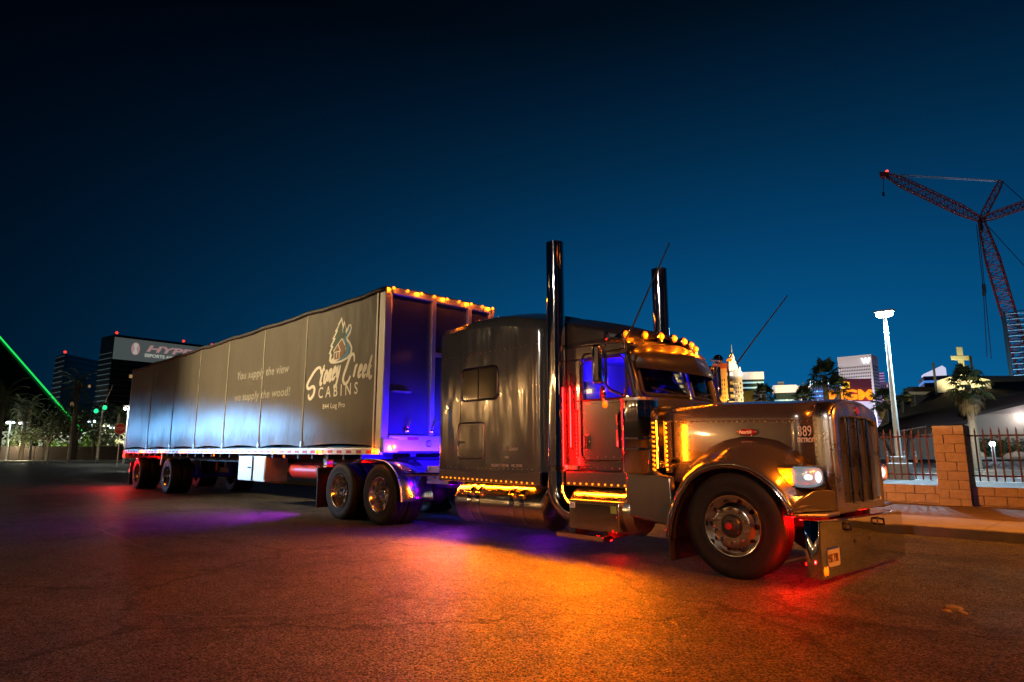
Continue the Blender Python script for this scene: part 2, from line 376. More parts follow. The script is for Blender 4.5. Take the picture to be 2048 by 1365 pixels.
for y in (-0.285, 0.0, 0.285):
    put('grille_bar', B().tube([(0.815, y, 0.712), (0.815, y, 1.567)], 0.021, 10).box(0.80, 0.842, y - 0.007, y + 0.007, 0.712, 1.565), M['chrome'], gsh)
bd = B().lathe([(0.0, 0.852), (0.05, 0.85), (0.058, 0.842), (0.06, 0.836)], axis='x', n=28)
badge = put('front_badge', bd, M['red_badge'], gsh, (0, 0, 1.645)); badge.scale = (1, 0.95, 0.8)
put('badge_ring', B().lathe([(0.06, 0.836), (0.064, 0.848), (0.058, 0.848)], axis='x', n=28), M['chrome'], badge)

# ---- front fenders with headlamp pods
LIP = [(-0.72, 0.33), (-0.705, 0.45), (-0.665, 0.58), (-0.59, 0.74), (-0.46, 0.92), (-0.33, 1.01), (-0.2, 1.055), (-0.07, 1.075), (0.06, 1.072), (0.19, 1.045), (0.31, 0.985), (0.42, 0.895), (0.51, 0.785), (0.565, 0.68), (0.575, 0.64)]
def fender(s):
    b = B(); secs = []
    for i, (x, z) in enumerate(LIP):
        d = Vector((x, z - 0.42)).normalized(); t = i / (len(LIP) - 1)
        bl = math.sin(math.pi * min(1, max(0, t * 1.1))) ** 0.7 if 0 < t < 0.909 else 0.0
        f = 0.35 + 0.65 * bl; fwd = max(0, t - 0.55) / 0.45
        row = []
        for yy, e in ((-1.205, -0.012), (-1.226, -0.012), (-1.234, 0.012), (-1.234, 0.03), (-1.222, 0.045), (-1.18, 0.085 * f), (-1.10, 0.14 * f + 0.03 * fwd), (-0.98, 0.20 * f + 0.06 * fwd), (-0.85, 0.25 * f + 0.08 * fwd), (-0.69, 0.31 * f + 0.1 * fwd)):
            row.append((x + d.x * e, s * -yy if s > 0 else yy, z + d.y * e))
        secs.append(row)
    b.loft(secs, False)
    o = put('front_fender', b, M['paint'], T, smooth=60, solid=0.006)
    if s < 0: put('fender_trim', B().tube([(x, -1.236, z + 0.004) for x, z in LIP], 0.011, 8), M['chrome'], o)
    # inner liner and nose closing panel
    put('fender_liner', B().loft([[(x * 0.97, s * 1.2, z - 0.015), (x * 0.95, s * 0.62, z - 0.02)] for x, z in LIP], False), M['black'], o)
    put('fender_nose', B().slab([(0.56, s * 1.21, 0.655), (0.80, s * 0.66, 0.66), (0.80, s * 0.66, 0.86), (0.70, s * 0.95, 0.86), (0.60, s * 1.20, 0.73)], (-0.03, 0, 0)), M['paint'], o, bevel=0.012)
    put('step_ledge', B().slab([(0.52, s * 1.235, 0.618), (0.815, s * 0.98, 0.618), (0.815, s * 0.645, 0.618), (0.52, s * 0.645, 0.618)], (0, 0, 0.036)), M['alu'], o, bevel=0.012)
    put('mud_flap', B().box(-0.745, -0.73, s * 0.93 - 0.27, s * 0.93 + 0.29, 0.08, 0.5), M['black'], o)
    # cowl side panel behind the wheel
    put('cowl_panel', B().slab([(-1.36, s * 1.13, 0.50), (-0.742, s * 1.13, 0.42), (-0.722, s * 1.13, 0.62), (-0.75, s * 1.12, 0.95), (-1.0, s * 1.09, 1.0), (-1.36, s * 1.09, 1.0)], (0, -s * 0.1, 0)), M['paint'], o, bevel=0.03, seg=3)
    # headlamp pod
    C = Vector((0.575, s * 0.93, 0.985)); A = (0.215, 0.18, 0.118)
    def se(u, v, k=1.0, e=0.55):
        def sg(c, p): return math.copysign(abs(c) ** p, c)
        return C + Vector((A[0] * k * sg(math.cos(v), e) * sg(math.cos(u), e), A[1] * k * sg(math.cos(v), e) * sg(math.sin(u), e), A[2] * k * sg(math.sin(v), e)))
    nu, nv = 48, 24; grid = [[se(2 * math.pi * i / nu, -math.pi / 2 + math.pi * j / nv) for i in range(nu)] for j in range(nv + 1)]
    inner = [[C + (p - C) * 0.86 for p in r] for r in grid]
    H, L1, L2, I = B(), B(), B(), B()
    for j in range(nv):
        for i in range(nu):
            q = [grid[j][i], grid[j][(i + 1) % nu], grid[j + 1][(i + 1) % nu], grid[j + 1][i]]
            c = sum(q, Vector()) / 4 - C; oy = c.y * s
            if c.x > 0.02 and oy > -0.2 and abs(c.z) < 0.095 and (c.x > 0.17 or oy > 0.05): L1.add(q, [(0, 1, 2, 3)])
            elif -0.15 < c.x <= 0.02 and oy > 0.09 and abs(c.z) < 0.08: L2.add(q, [(0, 1, 2, 3)])
            else: H.add(q, [(0, 1, 2, 3)])
            qi = [inner[j][i], inner[j][(i + 1) % nu], inner[j + 1][(i + 1) % nu], inner[j + 1][i]]
            I.add(qi, [(0, 1, 2, 3)])
    pod = put('headlight', H, M['paint'], o, smooth=60)
    rf = put('reflector', I, M['head_refl'], o, smooth=60); rf.name = 'headlight_reflector'
    put('headlight_lens', L1, M['clear'], pod, smooth=60); put('turn_signal', L2, M['amber_lens'], pod, smooth=60)
    bulb = B().sphere(C + Vector((0.10, s * 0.105, 0.0)), 0.066, 14, 10, (1.0, 0.72, 0.95)).sphere(C + Vector((0.165, s * 0.03, 0.0)), 0.06, 12, 8, (0.6, 1.2, 1.0))
    put('headlight_bulb', bulb, M['head'], pod)
    put('turn_bulb', B().sphere(C + Vector((-0.055, s * 0.175, 0.0)), 0.032, 10, 8, (1.3, 0.6, 0.7)), M['amber_hot'], pod)
    put('pod_bracket', B().box(0.47, 0.62, s * 0.70 - 0.06, s * 0.70 + 0.06, 0.92, 1.02), M['paint'], pod)
    return o
fender(-1); fender(1)

# ---- bumper
bp = B(); path = [(0.66, -1.225), (0.775, -1.225), (0.79, -1.222), (0.80, -1.205), (0.80, 1.205), (0.79, 1.222), (0.775, 1.225), (0.66, 1.225)]
bp.loft([[(x - e, y * (1 - e * 0.5), z) for x, y in path] for z, e in ((-0.25, 0.012), (-0.24, 0.0), (0.24, 0.0), (0.25, 0.012), (0.252, 0.05))], False)
bump = put('bumper', bp, M['chrome_wavy'], T, (0.035, 0, 0.325), (R(-1.4), 0, 0), smooth=40, solid=0.006)
for y, z in ((-0.40, 0.03), (0.05, 0.03)): put('bumper_hole', B().lathe([(0.0, 0.808), (0.02, 0.808), (0.022, 0.803)], axis='x', n=14), M['black'], bump, (0, y, z))
for y in (-0.62, 0.37):
    put('tow_hook', B().tube([(0.80, y, 0.21), (0.85, y, 0.20), (0.855, y, 0.15), (0.80, y, 0.14)], 0.014, 8).box(0.802, 0.808, y - 0.03, y + 0.03, 0.13, 0.22), M['chrome'], bump)
pl = put('license_plate', B().box(0.804, 0.81, -0.155, 0.155, -0.08, 0.08), M['plate'], bump, (0, -0.985, -0.075), bevel=0.004)
put('plate_frame', B().loft([rrect(0.16, -0.085, 0.085, 0.02, 0.812), rrect(0.15, -0.076, 0.076, 0.02, 0.814)], True), M['chrome'], pl)
for y in (-1.195, -1.145): put('marker_light', B().sphere((0.80, y, -0.18), 0.032, 10, 8, (0.5, 0.5, 1.3)), M['amber_lens'], bump)
put('marker_light', B().sphere((0.77, 1.233, -0.16), 0.02, 10, 8, (0.6, 0.5, 1.4)), M['amber_lens'], bump)

# ---- text helper (flat print)
def text_mesh(body, size=1.0, shear=0.0, bold=0.0, sx=1.0, align='LEFT', depth=0.0, space=1.0):
    c = bpy.data.curves.new('t', 'FONT'); c.body = body; c.size = size; c.shear = shear; c.offset = bold; c.align_x = align; c.extrude = depth; c.resolution_u = 3; c.space_character = space
    o = bpy.data.objects.new('t', c); COL.objects.link(o); dg = bpy.context.evaluated_depsgraph_get(); dg.update()
    me = bpy.data.meshes.new_from_object(o.evaluated_get(dg)); bpy.data.objects.remove(o); bpy.data.curves.remove(c)
    if sx != 1.0:
        for v in me.vertices: v.co.x *= sx
    return me
def lettering(name, body, size, material, parent, loc, face='-y', **k):
    me = text_mesh(body, size, depth=0.0015, **k); me.materials.clear(); me.materials.append(material)
    return put(name, me, material, parent, loc, (R(90), 0, {'-y': 0, '+x': R(90)}[face]))
lettering('lettering', '95K T9R', 0.10, M['plate_print'], pl, (0.8115, -0.135, -0.036), '+x', sx=0.66, bold=0.002)
lettering('lettering', '389', 0.15, M['white_print'], hd, (0.485, -0.684, 1.375), sx=0.62)
lettering('lettering', 'DETROIT', 0.062, M['white_print'], hd, (0.475, -0.685, 1.315), sx=0.72, bold=0.002)
ob = B().lathe([(0.0, -0.008), (0.9, -0.008), (1.0, 0.0)], axis='y', n=32)
emb = put('side_emblem', ob, M['red_badge'], hd, (-0.035, -0.709, 1.425)); emb.scale = (0.108, 1, 0.036)
put('emblem_ring', B().lathe([(0.98, -0.002), (1.0, -0.011), (1.07, -0.011), (1.1, 0.0)], axis='y', n=32), M['chrome'], emb)
lettering('emblem_script', 'Peterbilt', 0.056, M['white_print'], hd, (-0.125, -0.722, 1.41), shear=0.28, sx=0.72, bold=0.001)

# ---- cab
CY = 0.95
def side_slab(b, pts, y, t=0.03):
    b.slab([(x, y, z) for x, z in pts], (0, -math.copysign(t, y), 0))
for s in (-1, 1):
    b = B()
    side_slab(b, [(-2.48, 0.98), (-1.20, 0.98), (-1.20, 1.86), (-2.48, 1.86)], s * CY)
    side_slab(b, [(-2.48, 1.861), (-2.11, 1.861), (-2.11, 2.40), (-2.48, 2.40)], s * CY)
    side_slab(b, [(-2.48, 2.401), (-1.38, 2.401), (-1.41, 2.56), (-2.48, 2.58)], s * CY)
    side_slab(b, [(-1.31, 1.861), (-1.20, 1.861), (-1.345, 2.40), (-1.42, 2.40)], s * CY)
    sd = put('cab_side', b, M['paint'], T, bevel=0.012)
    d = B(); side_slab(d, [(-2.09, 1.11), (-1.25, 1.11), (-1.25, 1.82), (-2.09, 1.82)], s * (CY + 0.012), 0.012)
    dr = put('door', d, M['paint'], sd, bevel=0.006)
    fr_pts = [(-1.25, 1.11), (-2.06, 1.11), (-2.12, 1.18), (-2.12, 2.36), (-2.05, 2.46), (-1.42, 2.46), (-1.37, 2.41), (-1.225, 1.84), (-1.225, 1.2), (-1.25, 1.11)]
    put('door_frame', B().tube([(x, s * (CY + 0.012), z) for x, z in fr_pts], 0.011, 8), M['chrome'], dr)
    put('window_frame', B().tube([(x, s * (CY + 0.01), z) for x, z in [(-2.08, 1.865), (-2.08, 2.31), (-2.03, 2.38), (-1.47, 2.38), (-1.415, 2.33), (-1.305, 1.865), (-2.08, 1.865)]], 0.014, 8), M['gasket'], dr)
    put('window_glass', B().slab([(x, s * (CY - 0.01), z) for x, z in [(-2.11, 1.86), (-1.305, 1.86), (-1.42, 2.40), (-2.11, 2.40)]], (0, -s * 0.006, 0)), M['glass'], dr)
    put('door_handle', B().box(-2.065, -1.975, s * (CY + 0.012), s * (CY + 0.02), 1.25, 1.43).tube([(-2.035, s * (CY + 0.045), 1.275), (-2.035, s * (CY + 0.045), 1.405)], 0.014, 8), M['chrome'], dr, bevel=0.004)
    pk = put('peep_window', B().slab([(x, s * (CY + 0.026), z) for x, z in [(-1.52, 1.26), (-1.28, 1.26), (-1.28, 1.68), (-1.52, 1.68)]], (0, -s * 0.012, 0)), M['glass'], dr)
    put('peep_frame', B().tube([(x, s * (CY + 0.028), z) for x, z in [(-1.28, 1.25), (-1.49, 1.25), (-1.53, 1.29), (-1.53, 1.65), (-1.49, 1.69), (-1.28, 1.69), (-1.28, 1.25)]], 0.014, 8), M['chrome'], pk)
    if s < 0:
        for i in range(6): put('rivet', rivet, None, dr, (-1.97 + i * 0.12, -CY - 0.016, 1.155))
        for i in range(8): put('rivet', rivet, None, sd, (-2.09 + i * 0.11, -CY - 0.002, 1.02))
        put('door_hinge', B().tube([(-1.22, -CY - 0.015, 1.5), (-1.22, -CY - 0.015, 1.6)], 0.014, 8), M['chrome'], sd)
# roof
rf = B(); secs = []
for x, zs, zc, hw in ((-2.5, 2.58, 2.73, CY), (-2.0, 2.58, 2.73, CY), (-1.65, 2.575, 2.71, CY), (-1.5, 2.56, 2.67, CY), (-1.40, 2.54, 2.62, CY - 0.02), (-1.36, 2.51, 2.56, CY - 0.06)):
    pts = [(x, -hw, zs - 0.02)]
    for k in range(1, 6):
        a = math.pi / 2 * k / 5; pts.append((x, -hw + 0.16 * (1 - math.cos(a)), zs - 0.02 + (zc - zs - 0.03) * math.sin(a)))
    pts += [(x, -hw * 0.5, zc - 0.008), (x, -hw * 0.15, zc)]
    secs.append(half(pts))
rf.loft(secs, False)
roof = put('cab_roof', rf, M['paint'], T, smooth=60, solid=0.01)
# front bulkhead and windshield
def wsx(y, z):
    return -1.09 - 0.17 * (abs(y) / 0.86) ** 2 - (z - 1.86) * 0.22
cowl = B(); ys = [-0.95, -0.86, -0.6, -0.3, 0, 0.3, 0.6, 0.86, 0.95]
cowl.loft([[(wsx(y, 1.9) + 0.02, y, z) for y in ys] for z in (0.98, 1.5, 1.84)] + [[(wsx(y, 1.87) + 0.01, y, 1.875) for y in ys]], False)
put('cowl', cowl, M['paint'], T, smooth=50, solid=0.02)
hdr = B(); hdr.loft([[(wsx(y, z), y, z) for y in ys] for z in (2.36, 2.45, 2.57)], False)
put('windshield_header', hdr, M['paint'], T, smooth=50, solid=0.02)
for s in (-1, 1):
    b = B(); yy = [s * v for v in (0.05, 0.3, 0.6, 0.83)]
    b.loft([[(wsx(y, z) + 0.004, y, z) for y in yy] for z in (1.885, 2.1, 2.37)], False)
    pane = put('windshield', b, M['glass'], T, smooth=60, solid=0.006)
    loop = [(0.06, 1.90), (0.3, 1.90), (0.6, 1.90), (0.79, 1.905), (0.83, 1.94), (0.83, 2.1), (0.83, 2.36), (0.6, 2.37), (0.3, 2.37), (0.06, 2.37), (0.05, 2.1), (0.06, 1.90)]
    put('windshield_gasket', B().tube([(wsx(y, z) + 0.008, s * y, z) for y, z in loop], 0.026, 8), M['gasket'], pane)
    put('a_pillar', B().slab([(wsx(0.83, 1.86), s * 0.835, 1.86), (-1.205, s * 0.94, 1.86), (-1.345, s * 0.94, 2.42), (wsx(0.83, 2.42), s * 0.835, 2.42)], (-0.03, 0, 0)), M['paint'], T, bevel=0.008)
    wp = B().tube([(wsx(0.25, 1.88) + 0.03, s * 0.25, 1.885), (wsx(0.5, 1.95) + 0.035, s * 0.45, 1.95)], 0.009, 6).tube([(wsx(0.2, 2.0) + 0.03, s * 0.2, 1.93), (wsx(0.7, 2.0) + 0.03, s * 0.72, 1.99)], 0.008, 6)
    put('wiper', wp, M['black'], T)
# sun visor: three facets
vt = [(-0.93, -1.42, 2.47), (-0.6, -1.33, 2.55), (0.0, -1.22, 2.575), (0.6, -1.33, 2.55), (0.93, -1.42, 2.47)]
vm = [(-0.94, -1.36, 2.38), (-0.6, -1.19, 2.42), (0.0, -1.05, 2.43), (0.6, -1.19, 2.42), (0.94, -1.36, 2.38)]
vb = [(-0.94, -1.27, 2.22), (-0.6, -1.09, 2.20), (0.0, -0.94, 2.17), (0.6, -1.09, 2.20), (0.94, -1.27, 2.22)]
put('sun_visor', B().loft([[(x, y, z) for y, x, z in r] for r in (vt, vm, vb)], False), M['paint_dark'], T, smooth=20, solid=0.014)
# cab interior
put('dashboard', B().box(-1.6, -1.32, -0.9, 0.9, 1.45, 1.86), M['black'], T, bevel=0.04, seg=3)
for y in (-0.52, 0.52):
    st = put('seat', B().box(-2.25, -1.75, y - 0.26, y + 0.26, 1.35, 1.5), M['seat'], T, bevel=0.05, seg=3)
    put('seat_back', B().slab([(-2.27, y - 0.25, 1.45), (-2.12, y - 0.25, 1.45), (-2.24, y - 0.22, 2.02), (-2.36, y - 0.22, 2.02)], (0, 0.5, 0)), M['seat'], st, bevel=0.05, seg=3)
    put('head_rest', B().box(-2.38, -2.27, y - 0.12, y + 0.12, 2.03, 2.16), M['seat'], st, bevel=0.04, seg=3)
sw = [( -1.62 + 0.12 * math.sin(2 * math.pi * k / 24) * 0.6, 0.52 + 0.22 * math.cos(2 * math.pi * k / 24), 1.78 + 0.2 * math.sin(2 * math.pi * k / 24)) for k in range(25)]
for s in (-1, 1): put('pillar_trim', B().box(-2.66, -2.12, min(s * 0.90, s * 0.914), max(s * 0.90, s * 0.914), 1.03, 2.49), M['trim'], T)
put('steering_wheel', B().tube(sw, 0.014, 8).tube([(-1.62, 0.52, 1.78), (-1.4, 0.52, 1.62)], 0.02, 8).tube([sw[0], sw[12]], 0.012, 6), M['black'], T)
put('cab_floor', B().box(-2.48, -1.25, -0.92, 0.92, 0.985, 1.02), M['black'], T)
put('cab_rear_wall', B().box(-2.70, -2.68, -0.93, 0.93, 0.98, 2.7), M['trim'], T)
put('headliner', B().box(-2.66, -1.36, -0.9, 0.9, 2.50, 2.52), M['trim'], T)
point('cab_light', (-1.95, -0.1, 2.2), BLU, 95, T, 0.06); point('cab_light', (-1.45, -0.35, 2.08), BLU, 30, T, 0.04)

# ---- roof marker lamps (seven)
cl_h = B().lathe([(0.055, -0.02), (0.06, 0.0), (0.052, 0.02)], axis='x', n=18).loft([[(-0.14, -0.015, -0.02), (-0.14, 0.015, -0.02), (-0.14, 0.015, 0.0), (-0.14, -0.015, 0.0)], [(0.0, -0.05, -0.05), (0.0, 0.05, -0.05), (0.0, 0.05, 0.045), (0.0, -0.05, 0.045)]], True, True).mesh('roof_lamp')
cl_h.materials.append(M['chrome'])
cl_l = B().lathe([(0.05, 0.018), (0.046, 0.03), (0.03, 0.045), (0.0, 0.052)], axis='x', n=16).mesh('lens'); cl_l.materials.append(M['amber_lens'])
cl_c = B().sphere((0.044, 0, 0.0), 0.026, 10, 6, (0.6, 1, 1)).mesh('bulb'); cl_c.materials.append(M['amber_hot'])
for i in range(7):
    y = -0.84 + i * 0.28; x = -1.32 - 0.17 * (abs(y) / 0.84) ** 2; z = 2.69 - 0.03 * (abs(y) / 0.84) ** 2
    h = put('roof_lamp', cl_h, None, T, (x, y, z)); put('lens', cl_l, None, h); put('bulb', cl_c, None, h)
    point('roof_lamp_light', (x + 0.12, y, z - 0.01), AMB, 7.0, T, 0.015)

# ---- sleeper
SW = 1.10
sl = B(); secs = []
def sleeper_ring(x, hw, zt, zc, zb=0.95, r=0.20):
    pts = [(x, -hw, zb), (x, -hw, (zb + zt) / 2), (x, -hw, zt - r)]
    for k in range(1, 7):
        a = math.pi / 2 * k / 6; pts.append((x, -hw + r - r * math.cos(a), zt - r + r * math.sin(a) * 0.9))
    pts += [(x, -hw * 0.55, zc - 0.02), (x, -hw * 0.2, zc)]
    return half(pts)
for x, hw, zt, zc in ((-4.90, SW - 0.06, 3.12, 3.2), (-4.88, SW - 0.015, 3.17, 3.24), (-4.84, SW, 3.19, 3.26), (-4.2, SW, 3.24, 3.31), (-3.6, SW, 3.23, 3.31), (-3.2, SW, 3.17, 3.26), (-2.86, SW, 3.08, 3.19), (-2.76, SW - 0.02, 3.05, 3.16), (-2.70, SW - 0.07, 3.03, 3.14), (-2.66, SW - 0.16, 3.0, 3.12)):
    secs.append(sleeper_ring(x, hw, zt, zc))
sl.loft(secs, False)
sl.add(secs[0], [tuple(range(len(secs[0])))])
slp = put('sleeper', sl, M['paint_wavy'], T, smooth=45)
rfa = B(); secs = []
for x, hw, zt, zc, zb in ((-2.67, SW - 0.17, 3.0, 3.12, 2.55), (-2.3, 0.93, 2.92, 3.04, 2.55), (-1.9, 0.90, 2.81, 2.93, 2.55), (-1.6, 0.84, 2.72, 2.82, 2.55), (-1.45, 0.72, 2.66, 2.74, 2.58), (-1.38, 0.6, 2.62, 2.68, 2.6)):
    secs.append(sleeper_ring(x, hw, zt, zc, zb, 0.06))
rfa.loft(secs, False); put('roof_fairing', rfa, M['paint_dark'], slp, smooth=50)
for s in (-1, 1): put('sleeper_skirt', B().box(-4.86, -2.72, min(s * (SW - 0.05), s * (SW + 0.004)), max(s * (SW - 0.05), s * (SW + 0.004)), 0.78, 0.948), M['skirt'], slp, bevel=0.01)
put('cab_skirt', B().box(-2.30, -1.37, -1.07, -CY + 0.05, 0.80, 0.978), M['skirt'], slp, bevel=0.01)
put('panel_seam', B().box(-4.365, -4.360, -SW - 0.003, -SW + 0.001, 0.95, 3.04), M['dark_print'], slp)
for i in range(22): put('rivet', rivet, None, slp, (-4.75 + i * 0.09, -SW - 0.002, 0.985))
for i in range(20): put('rivet', rivet, None, slp, (-4.75 + i * 0.105, -SW - 0.002, 2.66 + 0.0005 * i))
def rloop(x0, x1, z0, z1, r, y, n=5):
    pts = []
    for cx, cz, a0 in ((x1 - r, z1 - r, 0), (x0 + r, z1 - r, 90), (x0 + r, z0 + r, 180), (x1 - r, z0 + r, 270)):
        pts += [(cx + r * math.cos(R(a0 + 90 * k / n)), y, cz + r * math.sin(R(a0 + 90 * k / n))) for k in range(n + 1)]
    return pts
lp = rloop(-4.33, -3.53, 1.97, 2.45, 0.08, -SW - 0.006)
sw_ = put('sleeper_window', B().slab(lp, (0, 0.004, 0)), M['black'], slp); sw_.data.materials.clear(); sw_.data.materials.append(mat('dark_window', (0.006, 0.006, 0.008), 0.04, 0.0, spec=0.8))
put('window_frame', B().tube(lp + [lp[0], lp[1]], 0.016, 8), M['chrome'], sw_)
put('window_divider', B().box(-3.96, -3.945, -SW - 0.012, -SW - 0.006, 1.99, 2.43), M['gasket'], sw_)
lp = rloop(-4.40, -3.82, 1.12, 1.64, 0.06, -SW - 0.006)
dr_ = put('side_hatch', B().slab(lp, (0, 0.004, 0)), M['paint_wavy'], slp)
put('hatch_frame', B().tube(lp + [lp[0], lp[1]], 0.013, 8), M['alu'], dr_)
put('latch', B().tube([(-4.36, -SW - 0.012, 1.36), (-4.36, -SW - 0.04, 1.36)], 0.02, 10).box(-4.38, -4.28, -SW - 0.045, -SW - 0.035, 1.35, 1.37), M['chrome'], dr_)
lettering('lettering', 'RV Sales', 0.085, M['grey_print'], slp, (-3.42, -SW - 0.004, 1.235), shear=0.2)
lettering('lettering', 'MO', 0.05, M['grey_print'], slp, (-3.38, -SW - 0.004, 1.125))
lettering('lettering', 'US DOT 1701786    MC 27748', 0.055, M['grey_print'], slp, (-3.66, -SW - 0.004, 1.012), sx=0.88)

# ---- amber rows: sleeper sill, cab sill, air cleaner
led = B().sphere((0, 0, 0), 0.0115, 8, 6).mesh('amber_marker'); led.materials.append(M['amber'])
ledr = B().sphere((0, 0, 0), 0.008, 6, 4).mesh('red_marker'); ledr.materials.append(M['red_led'])
for i in range(20): put('amber_marker', led, None, T, (-4.76 + i * 0.101, -SW - 0.012, 0.835 - i * 0.0015))
for i in range(10): put('amber_marker', led, None, T, (-2.24 + i * 0.0955, -1.08, 0.83))
area('sill_light', (-3.8, -SW - 0.035, 0.80), (-3.8, -SW - 0.3, 0.0), AMB, 75, 1.95, 0.02, T)
area('sill_light', (-1.8, -1.10, 0.80), (-1.8, -1.3, 0.0), AMB, 40, 0.9, 0.02, T)

for x in (-4.4, -3.5, -2.0, -1.4): spot('sill_ground_light', (x, -SW - 0.17, 0.80), (x + 0.3, -SW - 4.2, 0.0), AMB, 540, T, 142, 1.0, 0.03)
# ---- exhaust stacks
def stack(s):
    y = s * 1.06; x = -2.44 if s < 0 else -2.16
    pts = [(x, y, 4.03), (x, y, 3.0), (x, y, 2.0), (x, y, 1.0), (x, y, 0.80)]
    for k in range(1, 9):
        a = math.pi / 2 * k / 8; pts.append((x + 0.34 * (1 - math.cos(a)), y, 0.80 - 0.34 * math.sin(a)))
    pts.append((x + 0.62, y, 0.46))
    st = put('exhaust_stack', B().tube(pts, [0.122, 0.122, 0.122, 0.122] + [0.13] * (len(pts) - 4), 28), M['chrome'], T, smooth=50)
    put('stack_bore', B().disc((x, y, 4.031), 0.108, 'z', 24), M['black'], st)
    put('stack_bracket', B().box(x + 0.05, x + 0.35, y - 0.02, y + 0.02, 1.0, 1.05).box(x - 0.02, x + 0.02, min(y, y - s * 0.3), max(y, y - s * 0.3), 2.35, 2.4), M['alu'], st)
    put('stack_clamp', B().lathe([(0.124, 0.98), (0.136, 0.985), (0.136, 1.035), (0.124, 1.04)], c=(x, y, 0), axis='z', n=24), M['chrome'], st)
stack(-1); stack(1)
put('red_light_strip', B().box(-2.20, -2.18, -CY - 0.012, -CY + 0.0, 1.15, 1.75), M['black'], T)
for i in range(12):
    put('red_marker', ledr, None, T, (-2.19, -CY - 0.02, 1.15 + i * 0.05)); put('red_marker', ledr, None, T, (-2.62, -CY - 0.02, 1.05 + i * 0.05))
area('red_strip_light', (-2.36, -CY - 0.17, 1.55), (-2.24, -CY - 0.01, 1.55), RED, 42, 0.02, 1.3, T); area('red_strip_light', (-2.30, -CY - 0.15, 1.5), (-2.0, -CY + 0.25, 1.45), RED, 42, 0.02, 1.0, T); area('red_strip_light', (-2.21, -CY - 0.06, 1.5), (-2.44, -1.06, 1.5), RED, 40, 0.02, 1.1, T)
put('gap_panel', B().box(-2.69, -2.44, -0.88, -0.84, 0.95, 2.9).box(-2.69, -2.44, 0.84, 0.88, 0.95, 2.9), M['black'], T)
put('grab_handle', B().tube([(-2.26, -CY - 0.0, 1.25), (-2.26, -CY - 0.06, 1.28), (-2.26, -CY - 0.06, 2.2), (-2.26, -CY - 0.0, 2.23)], 0.014, 8), M['chrome'], T)

# ---- tanks and steps
def tank(s):
    y = s * 0.92
    tk = put('fuel_tank', B().lathe([(0.0, -4.335), (0.26, -4.335), (0.30, -4.315), (0.312, -4.28), (0.312, -2.60), (0.30, -2.57), (0.26, -2.555), (0.0, -2.55)], c=(0, y, 0.505), axis='x', n=48), M['alu_polish'], T, smooth=40)
    for x in (-3.98, -3.80, -3.12, -2.93):
        put('tank_strap', B().lathe([(0.311, x - 0.038), (0.321, x - 0.036), (0.321, x + 0.036), (0.311, x + 0.038)], c=(0, y, 0.505), axis='x', n=48), M['chrome'], tk)
        put('strap_buckle', B().box(x - 0.045, x + 0.045, y + s * 0.306, y + s * 0.335, 0.62, 0.66), M['chrome'], tk, bevel=0.006)
    put('tank_seam', B().tube([(-4.28, y + s * 0.311, 0.545), (-2.6, y + s * 0.311, 0.545)], 0.004, 6), M['chrome'], tk)
    t2 = put('front_tank', B().lathe([(0.0, -2.22), (0.24, -2.22), (0.27, -2.19), (0.28, -2.15), (0.28, -1.30), (0.25, -1.26), (0.0, -1.26)], c=(0, s * 0.86, 0.53), axis='x', n=40), M['alu_polish'], T, smooth=40)
    put('tank_strap', B().lathe([(0.279, -2.0), (0.288, -1.998), (0.288, -1.965), (0.279, -1.963)], c=(0, s * 0.86, 0.53), axis='x', n=40), M['chrome'], t2)
    bx = put('step_box', B().box(-2.13, -1.38, min(s * 1.0, s * 1.205), max(s * 1.0, s * 1.205), 0.305, 0.635), M['alu_polish'], T, bevel=0.008)
    put('box_lid', B().box(-2.02, -1.405, min(s * 1.205, s * 1.215), max(s * 1.205, s * 1.215), 0.325, 0.60), M['chrome_wavy'], bx, bevel=0.004)
    put('box_trim', B().box(-2.14, -1.37, min(s * 1.0, s * 1.215), max(s * 1.0, s * 1.215), 0.636, 0.648), M['alu'], bx, bevel=0.003)
    put('step', B().box(-2.29, -1.57, min(s * 1.08, s * 1.27), max(s * 1.08, s * 1.27), 0.195, 0.262), M['chrome'], T, bevel=0.008)
    put('step_bracket', B().box(-2.2, -2.12, min(s * 0.7, s * 1.1), max(s * 0.7, s * 1.1), 0.21, 0.30).box(-1.7, -1.62, min(s * 0.7, s * 1.1), max(s * 0.7, s * 1.1), 0.21, 0.30), M['steel_dark'], T)
    if s < 0:
        st_ = put('number_sticker', B().box(-2.115, -2.035, -1.2085, -1.2065, 0.55, 0.62), M['tan_print'], bx); lettering('lettering', '05', 0.06, M['dark_print'], st_, (-2.105, -1.210, 0.562))
        put('permit_sticker', B().box(-1.49, -1.41, -1.2185, -1.2165, 0.52, 0.60), mat('sticker_green', (0.2, 0.3, 0.05), 0.5), bx)
tank(-1); tank(1)

